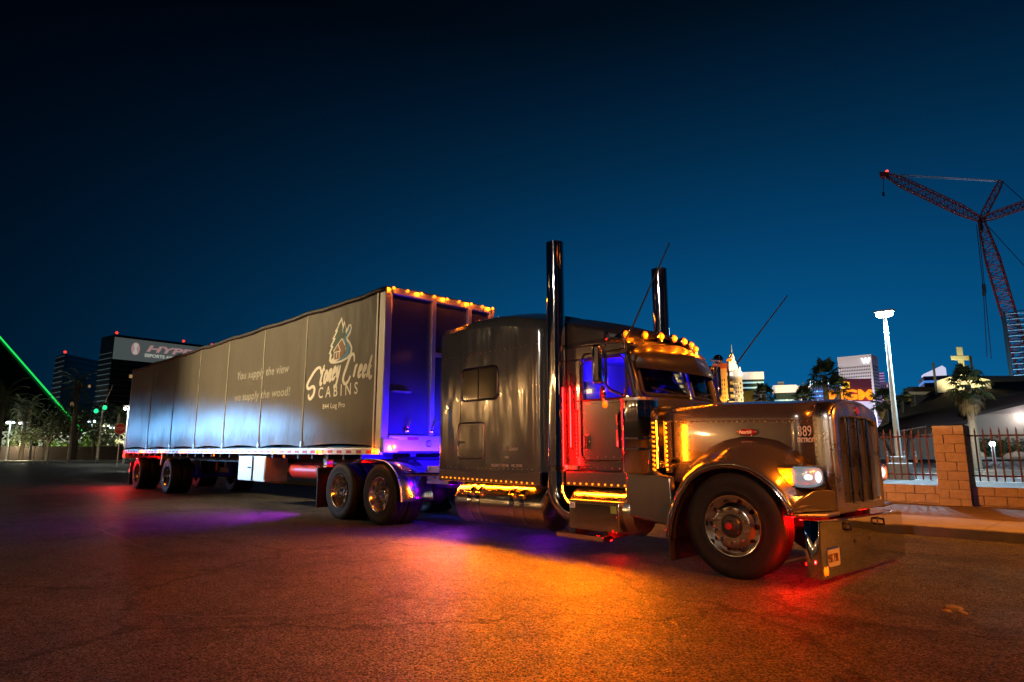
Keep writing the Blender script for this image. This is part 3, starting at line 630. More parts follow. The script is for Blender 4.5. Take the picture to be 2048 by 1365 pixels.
# ---- air cleaners
def air_cleaner(s):
    c = (-1.15, s * 1.07, 0)
    ac = put('air_cleaner', B().lathe([(0.0, 1.845), (0.19, 1.84), (0.212, 1.825), (0.215, 1.80), (0.215, 1.0), (0.20, 0.98), (0.0, 0.975)], c=c, axis='z', n=44), M['chrome'], T, smooth=40)
    for z in (1.72, 1.37, 1.25):
        put('band', B().lathe([(0.215, z - 0.014), (0.222, z - 0.011), (0.222, z + 0.011), (0.215, z + 0.014)], c=c, axis='z', n=44), M['chrome'], ac)
    put('lid_knurl', B().lathe([(0.214, 1.795), (0.223, 1.80), (0.223, 1.825), (0.214, 1.83)], c=c, axis='z', n=44), M['alu'], ac)
    put('cleaner_bracket', B().box(-1.25, -1.05, min(s * 0.8, s * 1.0), max(s * 0.8, s * 1.0), 0.985, 1.03), M['alu'], ac)
    put('intake_duct', B().tube([(-1.1, s * 0.98, 1.06), (-0.98, s * 0.86, 1.07), (-0.92, s * 0.73, 1.1)], 0.075, 16), M['chrome'], ac)
    return ac
air_cleaner(-1); air_cleaner(1)
put('light_bar', B().box(-0.925, -0.90, -0.93, -0.80, 0.98, 1.58), M['chrome'], T, bevel=0.004)
for i in range(11):
    put('amber_marker', led, None, T, (-0.895, -0.93, 1.02 + i * 0.052)); put('amber_marker', led, None, T, (-0.93, -1.125, 1.02 + i * 0.052) if i % 2 else (-0.93, -1.125, 1.02 + i * 0.052))
area('cleaner_light', (-0.885, -0.955, 1.29), (-0.52, -0.70, 1.29), AMB, 17, 0.02, 0.55, T); area('cleaner_light', (-0.90, -0.99, 1.29), (-1.1, -1.05, 1.29), AMB, 8, 0.02, 0.55, T)

# ---- mirrors, antennas, horn
def mirror(s):
    y = s * 1.33
    arm = B().tube([(-1.30, s * 0.95, 2.50), (-1.32, s * 1.2, 2.52), (-1.40, y, 2.50), (-1.42, y, 2.42), (-1.42, y, 2.0), (-1.38, y - s * 0.03, 1.93), (-1.22, s * 0.96, 1.80)], 0.016, 10)
    arm.tube([(-1.12, s * 1.24, 2.62), (-1.20, s * 1.24, 2.50), (-1.20, s * 1.24, 1.98), (-1.25, s * 1.2, 1.86)], 0.014, 10)
    ar = put('mirror_bracket', arm, M['chrome'], T, smooth=60)
    mh = put('side_mirror', B().box(-0.055, 0.055, -0.115, 0.115, -0.23, 0.23), M['chrome'], T, (-1.50, y + s * 0.03, 2.235), (0, 0, R(-s * 24)), bevel=0.035, seg=4)
    put('mirror_glass', B().box(-0.06, -0.0555, -0.09, 0.09, -0.205, 0.205), M['mirror'], mh)
    cv = put('convex_mirror', B().lathe([(0.0, 0.035), (0.06, 0.028), (0.085, 0.01), (0.09, 0.0), (0.09, -0.015), (0.0, -0.015)], axis='x', n=24), M['chrome'], T, (-1.46, y + s * 0.02, 1.895), (0, 0, R(-s * 50)))
    put('spot_mirror', B().lathe([(0.0, 0.04), (0.05, 0.03), (0.07, 0.008), (0.072, -0.01), (0.0, -0.01)], axis='x', n=20), M['chrome'], T, (-1.40, y + s * 0.02, 2.56), (0, 0, R(-s * 50)))
    lamp = put('mirror_lamp', B().sphere((0, 0, 0), 0.045, 12, 8, (0.7, 0.7, 1)), M['amber_lens'], T, (-1.43, y + s * 0.02, 1.765))
    put('mirror_turn_lamp', B().sphere((0, 0, 0), 0.03, 10, 6, (1.5, 0.8, 0.7)), M['amber_lens'], T, (-1.15, s * 1.2, 2.51))
    an = put('antenna', B().tube([(-1.12, s * 1.24, 2.60) if s < 0 else (-1.07, 1.24, 2.45), (-0.85, s * 1.24, 3.05) if s < 0 else (-0.69, 1.24, 2.87), (-0.55 if s < 0 else -0.28, s * 1.24, 3.54 if s < 0 else 3.31)], [0.011, 0.009, 0.007], 6), M['black'], T)
mirror(-1); mirror(1)

# ---- drive axle quarter fenders, mud flaps, deck
def quarter(s):
    y0, y1 = s * 0.62, s * 1.245; sec = []
    pts = [(-6.78, 1.085), (-6.5, 1.085), (-6.3, 1.075)]
    for k in range(1, 9):
        a = R(90 - k * 11); pts.append((-6.3 + 0.62 * math.cos(a) * 1.06, 0.47 + 0.605 * math.sin(a)))
    pts.append((-5.63, 0.42))
    b = B().loft([[(x, y0, z), (x, y1, z)] for x, z in pts], False)
    q = put('quarter_fender', b, mat('quarter_fender_metal', (0.55, 0.55, 0.58), 0.22, 1.0), T, smooth=60, solid=0.008)
    put('fender_trim', B().tube([(x, y1 + s * 0.004, z) for x, z in pts], 0.013, 8), M['alu'], q)
    put('fender_tube', B().tube([(-5.60, s * 1.2, 0.86), (-4.98, s * 0.85, 0.86)], 0.03, 10), M['chrome'], q)
    put('hanger', B().box(-5.75, -5.69, s * 0.66 - 0.03 if s > 0 else -0.69, s * 0.66 + 0.03 if s > 0 else -0.45, 0.7, 0.76), M['steel_dark'], q)
    put('deck_box', B().slab([(-5.55, s * 0.62, 0.70), (-4.98, s * 0.62, 0.70), (-4.98, s * 0.62, 0.99), (-5.55, s * 0.62, 0.99)], (0, s * 0.2, 0)), M['alu'], q, bevel=0.01)
    put('mud_flap', B().box(-8.5, -8.485, min(s * 0.63, s * 1.24), max(s * 0.63, s * 1.24), 0.16, 0.86), M['black'], T)
    put('flap_hanger', B().tube([(-8.49, s * 0.4, 0.89), (-8.49, s * 1.25, 0.89)], 0.03, 8).box(-8.55, -8.45, min(s * 0.4, s * 0.5), max(s * 0.4, s * 0.5), 0.80, 0.92), M['steel_dark'], T)
quarter(-1); quarter(1)
put('air_lines', B().tube([(-4.92, 0.1, 1.9), (-5.3, 0.05, 1.5), (-5.7, 0.1, 1.45), (-6.2, 0.05, 1.75)], 0.016, 8).tube([(-4.92, -0.1, 1.9), (-5.3, -0.25, 1.4), (-5.8, -0.15, 1.35), (-6.2, -0.1, 1.75)], 0.016, 8), mat('air_line_blue', (0.05, 0.08, 0.4), 0.4), T)
# lamps under and behind the tractor
cab_bk = B().lathe([(0.0, -0.02), (0.05, -0.02), (0.05, 0.02), (0.0, 0.03)], axis='x', n=14).mesh('deck_lamp')
cab_bk.materials.append(lamp_mat('blue_lamp', (0.3, 0.3, 1.0), 4.0))
for y in (-0.62, 0.0, 0.62):
    put('deck_lamp', cab_bk, None, T, (-4.96, y, 1.12), (0, R(-25), math.pi)); spot('deck_lamp_light', (-5.02, y, 1.12), (-6.3, y * 1.3, 1.05), BLU, 900, T, 116, 1.0, 0.04)
point('deck_lamp_light', (-5.12, -0.98, 1.12), (0.06, 0.0, 1.0), 60, T, 0.03); point('deck_lamp_light', (-5.5, 0.1, 1.15), BLU, 60, T, 0.03)
point('under_glow_light', (-5.1, -0.55, 0.42), (0.3, 0.0, 1.0), 26, T, 0.03); point('under_glow_light', (-3.4, -0.3, 0.32), (0.3, 0.0, 1.0), 12, T, 0.03)
point('wheel_well_light', (0.62, -0.82, 0.60), RED, 60, T, 0.02); point('wheel_well_light', (0.55, -1.12, 0.575), RED, 8, T, 0.015); point('wheel_well_light', (0.62, 0.82, 0.45), RED, 4, T, 0.03)
put('wheel_lamp', B().sphere((0.68, -1.19, 0.22), 0.016, 8, 6), M['red_lens'], T); point('wheel_lamp_light', (0.66, -1.40, 0.2), RED, 22, T, 0.015)  # red lens and loose point light added to redden the tyre face
point('step_light', (-1.55, -1.02, 0.17), RED, 9, T, 0.015)
point('step_light', (-1.50, -1.28, 0.245), RED, 0.35, T, 0.01)
point('turn_light', (0.50, -1.16, 0.985), AMB, 14, T, 0.02)
for s in (-1, 1): spot('head_light', (0.84, s * 0.98, 0.985), (4.5, s * 1.2, 0.2), (0.9, 0.95, 1.0), 25, T, 70, 0.7, 0.06)

# ================================================================ curtain-side trailer (x measured in the tractor's frame, shifted to the trailer's own base)
TX = -14.3
TR = root('curtain_trailer', 'long dark grey curtain-side trailer with cabin logo, white slogan and amber side markers', 'trailer', ORG + Vector((TX, 0, 0)))
OFF = (-TX, 0, 0)
def TB(): return B(OFF)
def tl(x, y, z): return (x - TX, y, z)
XF, XR, TY = -6.24, -22.46, 1.295
SEAM = [-6.44, -9.13, -11.22, -13.37, -15.44, -17.52, -19.85, -22.42]
def bulge(x, z):
    for a, b in zip(SEAM, SEAM[1:]):
        if b <= x <= a:
            s = (a - x) / (a - b); q = math.sin(math.pi * s) ** 0.6; h = (z - 1.32) / 2.75
            n = mnoise.noise(Vector((x * 0.9, z * 0.5, 3.1))) * 0.5 + mnoise.noise(Vector((x * 2.3, z * 1.1, 9.0))) * 0.25
            return q * (0.016 * math.sin(math.pi * min(1, max(0, h))) + 0.02 * n)
    return 0.0
for a, b in zip(SEAM, SEAM[1:]):
    for s in (-1, 1):
        rows = []; n, m = 22, 18
        for j in range(m + 1):
            row = []
            for i in range(n + 1):
                f = i / n; x = a + (b - a) * f
                top = 4.075 - 0.055 * math.sin(math.pi * f) + 0.012 * math.sin(f * 19 + a)
                bot = 1.315 + 0.05 * math.sin(math.pi * f)
                z = bot + (top - bot) * j / m
                y = TY + bulge(x, z) - (0.02 * (1 - j / 2) if j < 2 else 0) * 0.5
                row.append((x, s * y, z))
            rows.append(row)
        put('curtain_panel', TB().loft(rows, False), M['curtain'], TR, smooth=80, fix=False)
    if a != SEAM[0]:
        for s in (-1, 1):
            sp = put('curtain_strap', TB().box(a - 0.018, a + 0.018, s * (TY + 0.004), s * (TY + 0.010), 1.22, 4.07), mat('strap_web', (0.24, 0.23, 0.21), 0.6) if a == SEAM[1] and s < 0 else bpy.data.materials['strap_web'], TR)
            put('strap_buckle', TB().box(a - 0.022, a + 0.022, s * (TY + 0.008), s * (TY + 0.022), 1.30, 1.42), M['alu'], sp)
# roof tarp with sagging scalloped edge
rows = []
for i in range(121):
    f = i / 120; x = XF + (XR - XF) * f
    k = [abs(x - q) for q in SEAM]; d = min(k); sag = 0.05 * min(1, d / 0.6) + 0.018 * mnoise.noise(Vector((x * 2.2, 0, 0)))
    rows.append([(x, -TY - 0.03, 4.02 - sag * 0.6), (x, -TY - 0.035, 4.07 - sag * 0.5), (x, -TY + 0.02, 4.115 - sag * 0.6), (x, -0.6, 4.14 - sag), (x, 0.6, 4.14 - sag), (x, TY - 0.02, 4.115 - sag * 0.6), (x, TY + 0.035, 4.07 - sag * 0.5), (x, TY + 0.03, 4.02 - sag * 0.6)])
put('roof_tarp', TB().loft(rows, False), M['curtain_dark'], TR, smooth=60, solid=0.01)
# floor, rails
put('deck', TB().box(XR, XF, -TY + 0.06, TY - 0.06, 1.19, 1.31), M['steel_dark'], TR)
for s in (-1, 1):
    rl = put('side_rail', TB().box(XR, XF, min(s * (TY - 0.06), s * (TY + 0.012)), max(s * (TY - 0.06), s * (TY + 0.012)), 1.165, 1.285), M['nose_frame'], TR, bevel=0.006)
    if s < 0:
        put('reflective_tape', TB().box(XR + 0.1, XF - 0.12, -TY - 0.016, -TY - 0.0125, 1.19, 1.243), M['tape_white'], rl)
        tp = B().box(-0.085, 0.085, -0.002, 0.002, -0.0265, 0.0265).mesh('red_tape'); tp.materials.append(M['tape_red'])
        for i in range(47): put('red_tape', tp, None, rl, tl(XF - 0.32 - i * 0.34, -TY - 0.0185, 1.2165))
for i in range(8):
    x = -6.41 - i * 2.004
    hb = put('side_marker', B().sphere((0, 0, 0), 0.032, 10, 6, (1, 0.6, 1)), M['amber_hot'], TR, tl(x, -TY - 0.025, 1.215))
    point('side_marker_light', tl(x, -TY - 0.07, 1.215), AMB, 5, TR, 0.015)
for x in (-9.9, -13.9):
    put('side_marker', B().sphere((0, 0, 0), 0.03, 10, 6, (1, 0.6, 1)), M['amber_lens'], TR, tl(x, -TY - 0.0, 1.125))
# nose
nf = put('nose_panel', TB().box(XF - 0.05, XF - 0.02, -TY + 0.1, TY - 0.1, 1.2, 4.02), M['nose'], TR)
for y in (-TY + 0.0, TY - 0.14):
    put('corner_post', TB().box(XF - 0.18, XF + 0.02, y, y + 0.14, 1.2, 4.10), M['nose_frame'], nf, bevel=0.02, seg=3)
put('front_edge_trim', TB().box(XF - 0.24, XF - 0.185, -TY - 0.02, -TY + 0.05, 1.25, 4.08), M['nose_frame'], nf, bevel=0.01)
for y in (-0.25, 0.62): put('nose_post', TB().box(XF - 0.02, XF + 0.05, y - 0.045, y + 0.045, 1.5, 3.99), M['nose_frame'], nf, bevel=0.008)
put('top_beam', TB().box(XF - 0.06, XF + 0.05, -TY + 0.14, TY - 0.14, 3.98, 4.10), M['nose_frame'], nf, bevel=0.012)
put('cross_rail', TB().box(XF - 0.015, XF + 0.035, -0.2, TY - 0.1, 2.95, 3.03), M['nose_frame'], nf, bevel=0.006)
put('sill_beam', TB().box(XF - 0.06, XF + 0.06, -TY + 0.14, TY - 0.14, 1.22, 1.50), M['nose_frame'], nf, bevel=0.012)
put('red_tape', TB().box(XF + 0.0605, XF + 0.063, -0.78, -0.55, 1.42, 1.47), M['tape_red'], nf)
put('reflective_tape', TB().box(XF + 0.0605, XF + 0.063, -1.1, -0.8, 1.42, 1.47), M['tape_white'], nf)
put('coupling_socket', TB().lathe([(0.0, XF + 0.075), (0.045, XF + 0.075), (0.065, XF + 0.06)], c=(0, -0.32, 1.36), axis='x', n=16).lathe([(0.0, XF + 0.075), (0.045, XF + 0.075), (0.065, XF + 0.06)], c=(0, 0.3, 1.36), axis='x', n=16), M['alu'], nf)
put('corner_lamp_box', TB().box(XF - 0.1, XF + 0.07, -TY + 0.02, -TY + 0.32, 1.20, 1.44), M['nose_frame'], nf, bevel=0.01)
put('front_lamp', B().sphere((0, 0, 0), 0.045, 12, 8, (0.6, 1, 1)), M['amber_hot'], nf, tl(XF + 0.085, -TY + 0.22, 1.30))
point('front_lamp_light', tl(XF + 0.17, -TY + 0.22, 1.28), (1, 0.15, 0.02), 2.5, TR, 0.03)
for y in (-0.78, -0.25, 0.2): put('nose_fitting', TB().tube([(XF + 0.03, y, 1.6), (XF + 0.06, y, 1.66), (XF + 0.06, y + 0.05, 1.8)], 0.02, 8).sphere((XF + 0.03, y, 1.58), 0.05, 8, 6), M['chrome'], nf)
put('nose_shelf', TB().box(XF - 0.01, XF + 0.09, -1.1, -0.75, 2.24, 2.265), M['nose_frame'], nf)
for i in range(9):
    y = -1.17 + i * 0.3
    o = put('nose_marker', B().sphere((0, 0, 0), 0.032, 10, 6, (0.7, 1, 1)), M['amber_hot'], nf, tl(XF + 0.07, y if i < 8 else 1.2, 4.075))
    if i % 2 == 0: point('nose_marker_light', tl(XF + 0.16, y if i < 8 else 1.2, 4.10), AMB, 4, TR, 0.015)
# rear
rr = put('rear_frame', TB().box(XR - 0.02, XR + 0.08, -TY, TY, 1.0, 1.3).box(XR, XR + 0.08, -TY, -TY + 0.1, 1.3, 4.08).box(XR, XR + 0.08, TY - 0.1, TY, 1.3, 4.08).box(XR, XR + 0.06, -TY + 0.1, TY - 0.1, 1.3, 4.05), M['nose_frame'], TR, bevel=0.008)
put('underride_bar', TB().box(XR - 0.01, XR + 0.07, -1.1, 1.1, 0.52, 0.62).box(XR, XR + 0.06, -0.9, -0.82, 0.62, 1.0).box(XR, XR + 0.06, 0.82, 0.9, 0.62, 1.0), M['nose_frame'], rr)
for z in (1.20, 1.10, 1.06): put('tail_lamp', TB().sphere((XR + 0.0, -TY - 0.01, z), 0.05, 10, 6, (1.2, 0.6, 0.8)), M['red_led'], rr)
point('tail_lamp_light', tl(XR - 0.15, -TY - 0.10, 0.85), RED, 220, TR, 0.05); point('tail_lamp_light', tl(XR + 0.2, -0.4, 0.95), RED, 10, TR, 0.05)
put('mud_flap', TB().box(-21.72, -21.70, -1.25, -0.62, 0.12, 0.85), M['black'], TR)
put('mud_flap', TB().box(-21.72, -21.70, 0.62, 1.25, 0.12, 0.85), M['black'], TR)
# running gear
for x in (-17.79, -20.96):
    for s in (-1, 1): dual_wheel(TR, tl(x, s * 1.23, 0.505), 0 if s < 0 else math.pi)
    put('axle', TB().tube([(x, -0.7, 0.505), (x, 0.7, 0.505)], 0.07, 12), M['steel_dark'], TR)
    for y in (-0.5, 0.5): put('suspension', TB().box(x - 0.6, x + 0.3, y - 0.05, y + 0.05, 0.55, 0.72).tube([(x + 0.25, y, 0.7), (x + 0.25, y, 0.95)], 0.12, 12).box(x - 0.7, x - 0.5, y - 0.1, y + 0.1, 0.6, 0.95), M['steel_dark'], TR)
bm_ = TB()
for y in (-0.5, 0.5): bm_.box(-22.3, -8.2, y - 0.06, y + 0.06, 0.95, 1.188).slab([(-8.2, y - 0.06, 0.95), (-8.2, y - 0.06, 1.188), (-6.4, y - 0.06, 1.188), (-6.4, y - 0.06, 1.13)], (0, 0.12, 0))
for i in range(26): bm_.box(-7.0 - i * 0.61, -6.94 - i * 0.61, -1.22, -0.57, 1.08, 1.188).box(-7.0 - i * 0.61, -6.94 - i * 0.61, 0.57, 1.22, 1.08, 1.188)
put('chassis_beam', bm_, M['steel_dark'], TR, fix=False, smooth=0)
put('mud_bracket', TB().slab([(-18.5, -1.24, 0.8), (-18.44, -1.24, 0.8), (-18.34, -1.24, 1.16), (-18.4, -1.24, 1.16)], (0, 0.04, 0)), M['white_paint'], TR)
# landing gear
for s in (-1, 1):
    lg = put('landing_leg', TB().box(-8.70, -8.56, s * 0.95 - 0.07, s * 0.95 + 0.07, 0.36, 1.18), M['white_paint'], TR, bevel=0.008)
    put('leg_foot', TB().loft([[(-8.79, s * 0.95 - 0.15, 0.30), (-8.47, s * 0.95 - 0.15, 0.30), (-8.47, s * 0.95 + 0.15, 0.30), (-8.79, s * 0.95 + 0.15, 0.30)], [(-8.7, s * 0.95 - 0.07, 0.37), (-8.56, s * 0.95 - 0.07, 0.37), (-8.56, s * 0.95 + 0.07, 0.37), (-8.7, s * 0.95 + 0.07, 0.37)]], True, True), M['steel_dark'], lg)
    put('leg_brace', TB().tube([(-8.6, s * 0.92, 0.75), (-7.7, s * 0.6, 1.15)], 0.035, 8).tube([(-8.66, s * 0.92, 0.75), (-9.5, s * 0.6, 1.15)], 0.035, 8), M['white_paint'], lg)
    if s < 0: put('crank_handle', TB().tube([(-8.6, -1.02, 0.95), (-8.6, -1.2, 0.95), (-8.6, -1.2, 0.75)], 0.012, 8), M['alu'], lg)
put('leg_tie', TB().tube([(-8.63, -0.9, 0.7), (-8.63, 0.9, 0.7)], 0.035, 8), M['steel_dark'], TR)
point('landing_gear_light', tl(-8.0, -0.55, 1.0), RED, 45, TR, 0.04)
spot('under_glow_light', tl(-8.95, -1.24, 1.1), tl(-9.9, -2.9, 0.0), (0.5, 0.0, 0.9), 700, TR, 120, 1.0, 0.04)
# tool boxes and the dunnage carried under the floor
tb = put('tool_box', TB().box(-12.45, -10.95, -1.22, -0.7, 0.56, 1.12), mat('galvanised', (0.56, 0.57, 0.58), 0.4, 0.7, var=0.15, vscale=6), TR, bevel=0.008)
put('box_door', TB().box(-12.42, -11.62, -1.232, -1.222, 0.59, 1.10), bpy.data.materials['galvanised'], tb, bevel=0.003)
put('box_door', TB().box(-11.57, -10.98, -1.232, -1.222, 0.59, 1.10), bpy.data.materials['galvanised'], tb, bevel=0.003)
put('box_latch', TB().box(-11.86, -11.72, -1.25, -1.234, 0.84, 0.88).tube([(-11.6, -1.24, 0.57), (-11.6, -1.24, 1.11)], 0.018, 8), M['steel_dark'], tb)
db = put('dunnage_box', TB().slab([(-14.9, 0.75, 0.66), (-10.6, 0.75, 0.66), (-10.6, 0.75, 1.0), (-11.6, 0.75, 1.14), (-13.8, 0.75, 1.14), (-14.9, 0.75, 0.86)], (0, 0.45, 0)), M['white_paint'], TR)
put('reflective_tape', TB().box(-14.9, -10.6, 0.744, 0.749, 0.68, 0.74), M['tape_white'], db)
for i in range(12): put('red_tape', TB().box(-14.8 + i * 0.36, -14.62 + i * 0.36, 0.739, 0.743, 0.68, 0.74), M['tape_red'], db)
put('air_tank', TB().tube([(-10.4, -0.75, 0.82), (-9.1, -0.75, 0.82)], 0.17, 18), M['red_paint'], TR)
put('inner_panel', TB().box(-10.85, -9.05, -0.42, -0.38, 0.62, 1.16), M['alu'], TR)

# ---- print on the curtain: strokes and flat shapes that follow the cloth
def conform(me, dy=0.006):
    for v in me.vertices:
        v.co.y = -TY - bulge(v.co.x + TX, v.co.z) - dy
def decal(name, geo, material, dy=0.006, parent=TR):
    me = geo if isinstance(geo, bpy.types.Mesh) else geo.mesh(name, 0, False)
    conform(me, dy); me.materials.clear(); me.materials.append(material)
    return put(name, me, material, parent)
def cat(p0, p1, p2, p3, t):
    return 0.5 * ((2 * p1) + (-p0 + p2) * t + (2 * p0 - 5 * p1 + 4 * p2 - p3) * t * t + (-p0 + 3 * p1 - 3 * p2 + p3) * t ** 3)
def spline(pts, n=7):
    P = [Vector(p) for p in pts]; out = []
    for i in range(len(P) - 1):
        a = P[max(i - 1, 0)]; d = P[min(i + 2, len(P) - 1)]
        out += [cat(a, P[i], P[i + 1], d, k / n) for k in range(n)]
    return out + [P[-1]]
def stroke(b, pts, w, taper=0.35):
    s = spline(pts); n = len(s); L, Rr = [], []
    for i, p in enumerate(s):
        t = (s[min(i + 1, n - 1)] - s[max(i - 1, 0)]).normalized(); nn = Vector((-t.y, t.x)); f = i / (n - 1)
        ww = w * (taper + (1 - taper) * min(1, 5 * f, 5 * (1 - f)) ** 0.5) * (0.8 + 0.35 * abs(t.y)) / 2
        L.append((p.x + nn.x * ww, 0, p.y + nn.y * ww)); Rr.append((p.x - nn.x * ww, 0, p.y - nn.y * ww))
    b.loft([L, Rr], False)
GL = dict(
    t=[[(.42, 1.65), (.25, .9), (.14, .25), (.3, 0), (.55, .2)], [(.0, 1.12), (.3, 1.2), (.68, 1.25)]],
    o=[[(.5, .9), (.28, 1.0), (.08, .55), (.18, .05), (.42, .08), (.56, .55), (.5, .9), (.6, .95)]],
    n=[[(.16, 1.0), (.1, .5), (.04, 0)], [(.07, .45), (.3, .95), (.46, .85), (.4, .3), (.5, .0), (.7, .22)]],
    e=[[(.1, .45), (.42, .6), (.5, .88), (.3, 1.0), (.1, .6), (.14, .12), (.36, .0), (.64, .28)]],
    y=[[(.14, 1.0), (.08, .45), (.2, .12), (.42, .35), (.56, 1.0)], [(.56, 1.0), (.46, .2), (.28, -.6), (.06, -.75), (.0, -.5)]],
    r=[[(.16, 1.05), (.1, .5), (.03, 0)], [(.08, .5), (.26, .98), (.5, 1.0)]],
    k=[[(.36, 1.85), (.2, .9), (.04, -.05)], [(.6, .98), (.16, .52), (.32, .5), (.5, .05), (.72, -.12), (.95, .1)]])
sb = TB()
def word(chars, x0, z0, adv, xh, rise, shear=0.28):
    x = x0; z = z0
    for ch in chars:
        for st in GL[ch]:
            stroke(sb, [(x + (px + shear * py) * xh * 0.86, z + py * xh) for px, py in st], 0.062)
        x += adv; z += rise
word('toney', -8.47, 2.51, 0.158, 0.235, 0.022)
word('reek', -7.19, 2.56, 0.150, 0.21, -0.012)
stroke(sb, [(-8.42, 2.72), (-8.46, 2.85), (-8.62, 2.84), (-8.86, 2.68), (-8.99, 2.55), (-8.92, 2.47), (-8.74, 2.50), (-8.66, 2.44), (-8.70, 2.33), (-8.82, 2.26), (-8.90, 2.29), (-8.90, 2.36)], 0.075)
stroke(sb, [(-7.17, 2.84), (-7.20, 2.98), (-7.31, 2.97), (-7.46, 2.75), (-7.55, 2.56), (-7.48, 2.46), (-7.37, 2.50), (-7.29, 2.60)], 0.066)
decal('logo_script', sb, M['tan_print'])
def flat_text(name, body, x0, x1, z, h, material=None, shear=0.0, bold=0.0, slope=0.0):
    me = text_mesh(body, 1.0, shear, bold, space=1.05)
    xs = [v.co.x for v in me.vertices]; ys = [v.co.y for v in me.vertices]; a, b_ = min(xs), max(xs); k = h / 0.72
    for v in me.vertices:
        f = (v.co.x - a) / (b_ - a); v.co.x, v.co.y, v.co.z = x0 + (x1 - x0) * f - TX, 0, z + v.co.y * k + slope * f
    return decal(name, me, material or M['tan_print'])
flat_text('logo_lettering', 'C A B I N S', -8.48, -7.02, 2.25, 0.22, bold=0.012)
flat_text('logo_lettering', '844 Log Pro', -8.28, -7.45, 2.03, 0.10, bold=0.012)
flat_text('slogan', 'You supply the view', -12.68, -9.83, 2.95, 0.19, M['faint_print'], 0.12, 0.012, -0.06)
flat_text('slogan', 'we supply the wood!', -12.78, -9.73, 2.43, 0.19, M['faint_print'], 0.12, 0.012, -0.04)
def em(name, pts, m_, dy):
    b = TB(); sp = [(p[0], 0, p[1]) for p in pts]; b.poly(sp); return decal(name, b, m_, dy)
drop = [(-7.72, 3.77), (-7.66, 3.62), (-7.60, 3.68), (-7.54, 3.55), (-7.50, 3.50), (-7.44, 3.58), (-7.36, 3.58), (-7.32, 3.5), (-7.36, 3.40), (-7.46, 3.32), (-7.36, 3.24), (-7.27, 3.13), (-7.28, 3.0), (-7.40, 2.93), (-7.62, 2.885), (-7.9, 2.88), (-8.06, 2.90), (-8.13, 2.96), (-8.1, 3.08), (-8.16, 3.1), (-8.06, 3.22), (-8.12, 3.24), (-8.0, 3.36), (-8.05, 3.38), (-7.92, 3.5), (-7.96, 3.52), (-7.84, 3.62), (-7.86, 3.64)]
em('logo_backing', drop, M['tan_print'], 0.004)
em('logo_tree', [(-7.73, 3.70), (-7.66, 3.52), (-7.69, 3.52), (-7.58, 3.36), (-7.63, 3.36), (-7.58, 3.26), (-7.9, 3.02), (-8.06, 2.97), (-8.02, 3.06), (-8.08, 3.12), (-7.98, 3.22), (-8.03, 3.25), (-7.91, 3.37), (-7.95, 3.39), (-7.84, 3.52), (-7.87, 3.53)], M['green_print'], 0.007)
em('logo_tree', [(-7.59, 3.61), (-7.53, 3.48), (-7.56, 3.48), (-7.50, 3.36), (-7.58, 3.30), (-7.66, 3.40), (-7.63, 3.46), (-7.65, 3.49)], M['green_print'], 0.0075)
em('logo_river', [(-7.42, 3.545), (-7.37, 3.54), (-7.36, 3.49), (-7.41, 3.42), (-7.51, 3.34), (-7.49, 3.28), (-7.39, 3.2), (-7.32, 3.11), (-7.34, 3.02), (-7.45, 2.96), (-7.66, 2.92), (-7.86, 2.915), (-7.66, 2.96), (-7.52, 3.03), (-7.48, 3.13), (-7.56, 3.24), (-7.60, 3.33), (-7.5, 3.42), (-7.44, 3.48)], M['blue_print'], 0.0085)
em('logo_cabin', [(-7.94, 2.96), (-7.70, 2.955), (-7.52, 3.05), (-7.52, 3.18), (-7.66, 3.32), (-7.74, 3.30), (-7.96, 3.14), (-7.93, 3.12)], M['brown_print'], 0.009)
cb = TB()
for pts in ([(-7.97, 3.12), (-7.80, 3.25), (-7.69, 3.10)], [(-7.80, 3.25), (-7.65, 3.335), (-7.52, 3.19)], [(-7.93, 3.1), (-7.93, 2.965)], [(-7.73, 3.1), (-7.73, 2.955)], [(-7.93, 3.1), (-7.69, 3.1)], [(-7.83, 3.08), (-7.83, 2.98)]):
    for p, q in zip(pts, pts[1:]): stroke(cb, [p, q], 0.024, 0.9)
decal('logo_cabin_lines', cb, M['tan_print'], 0.011)

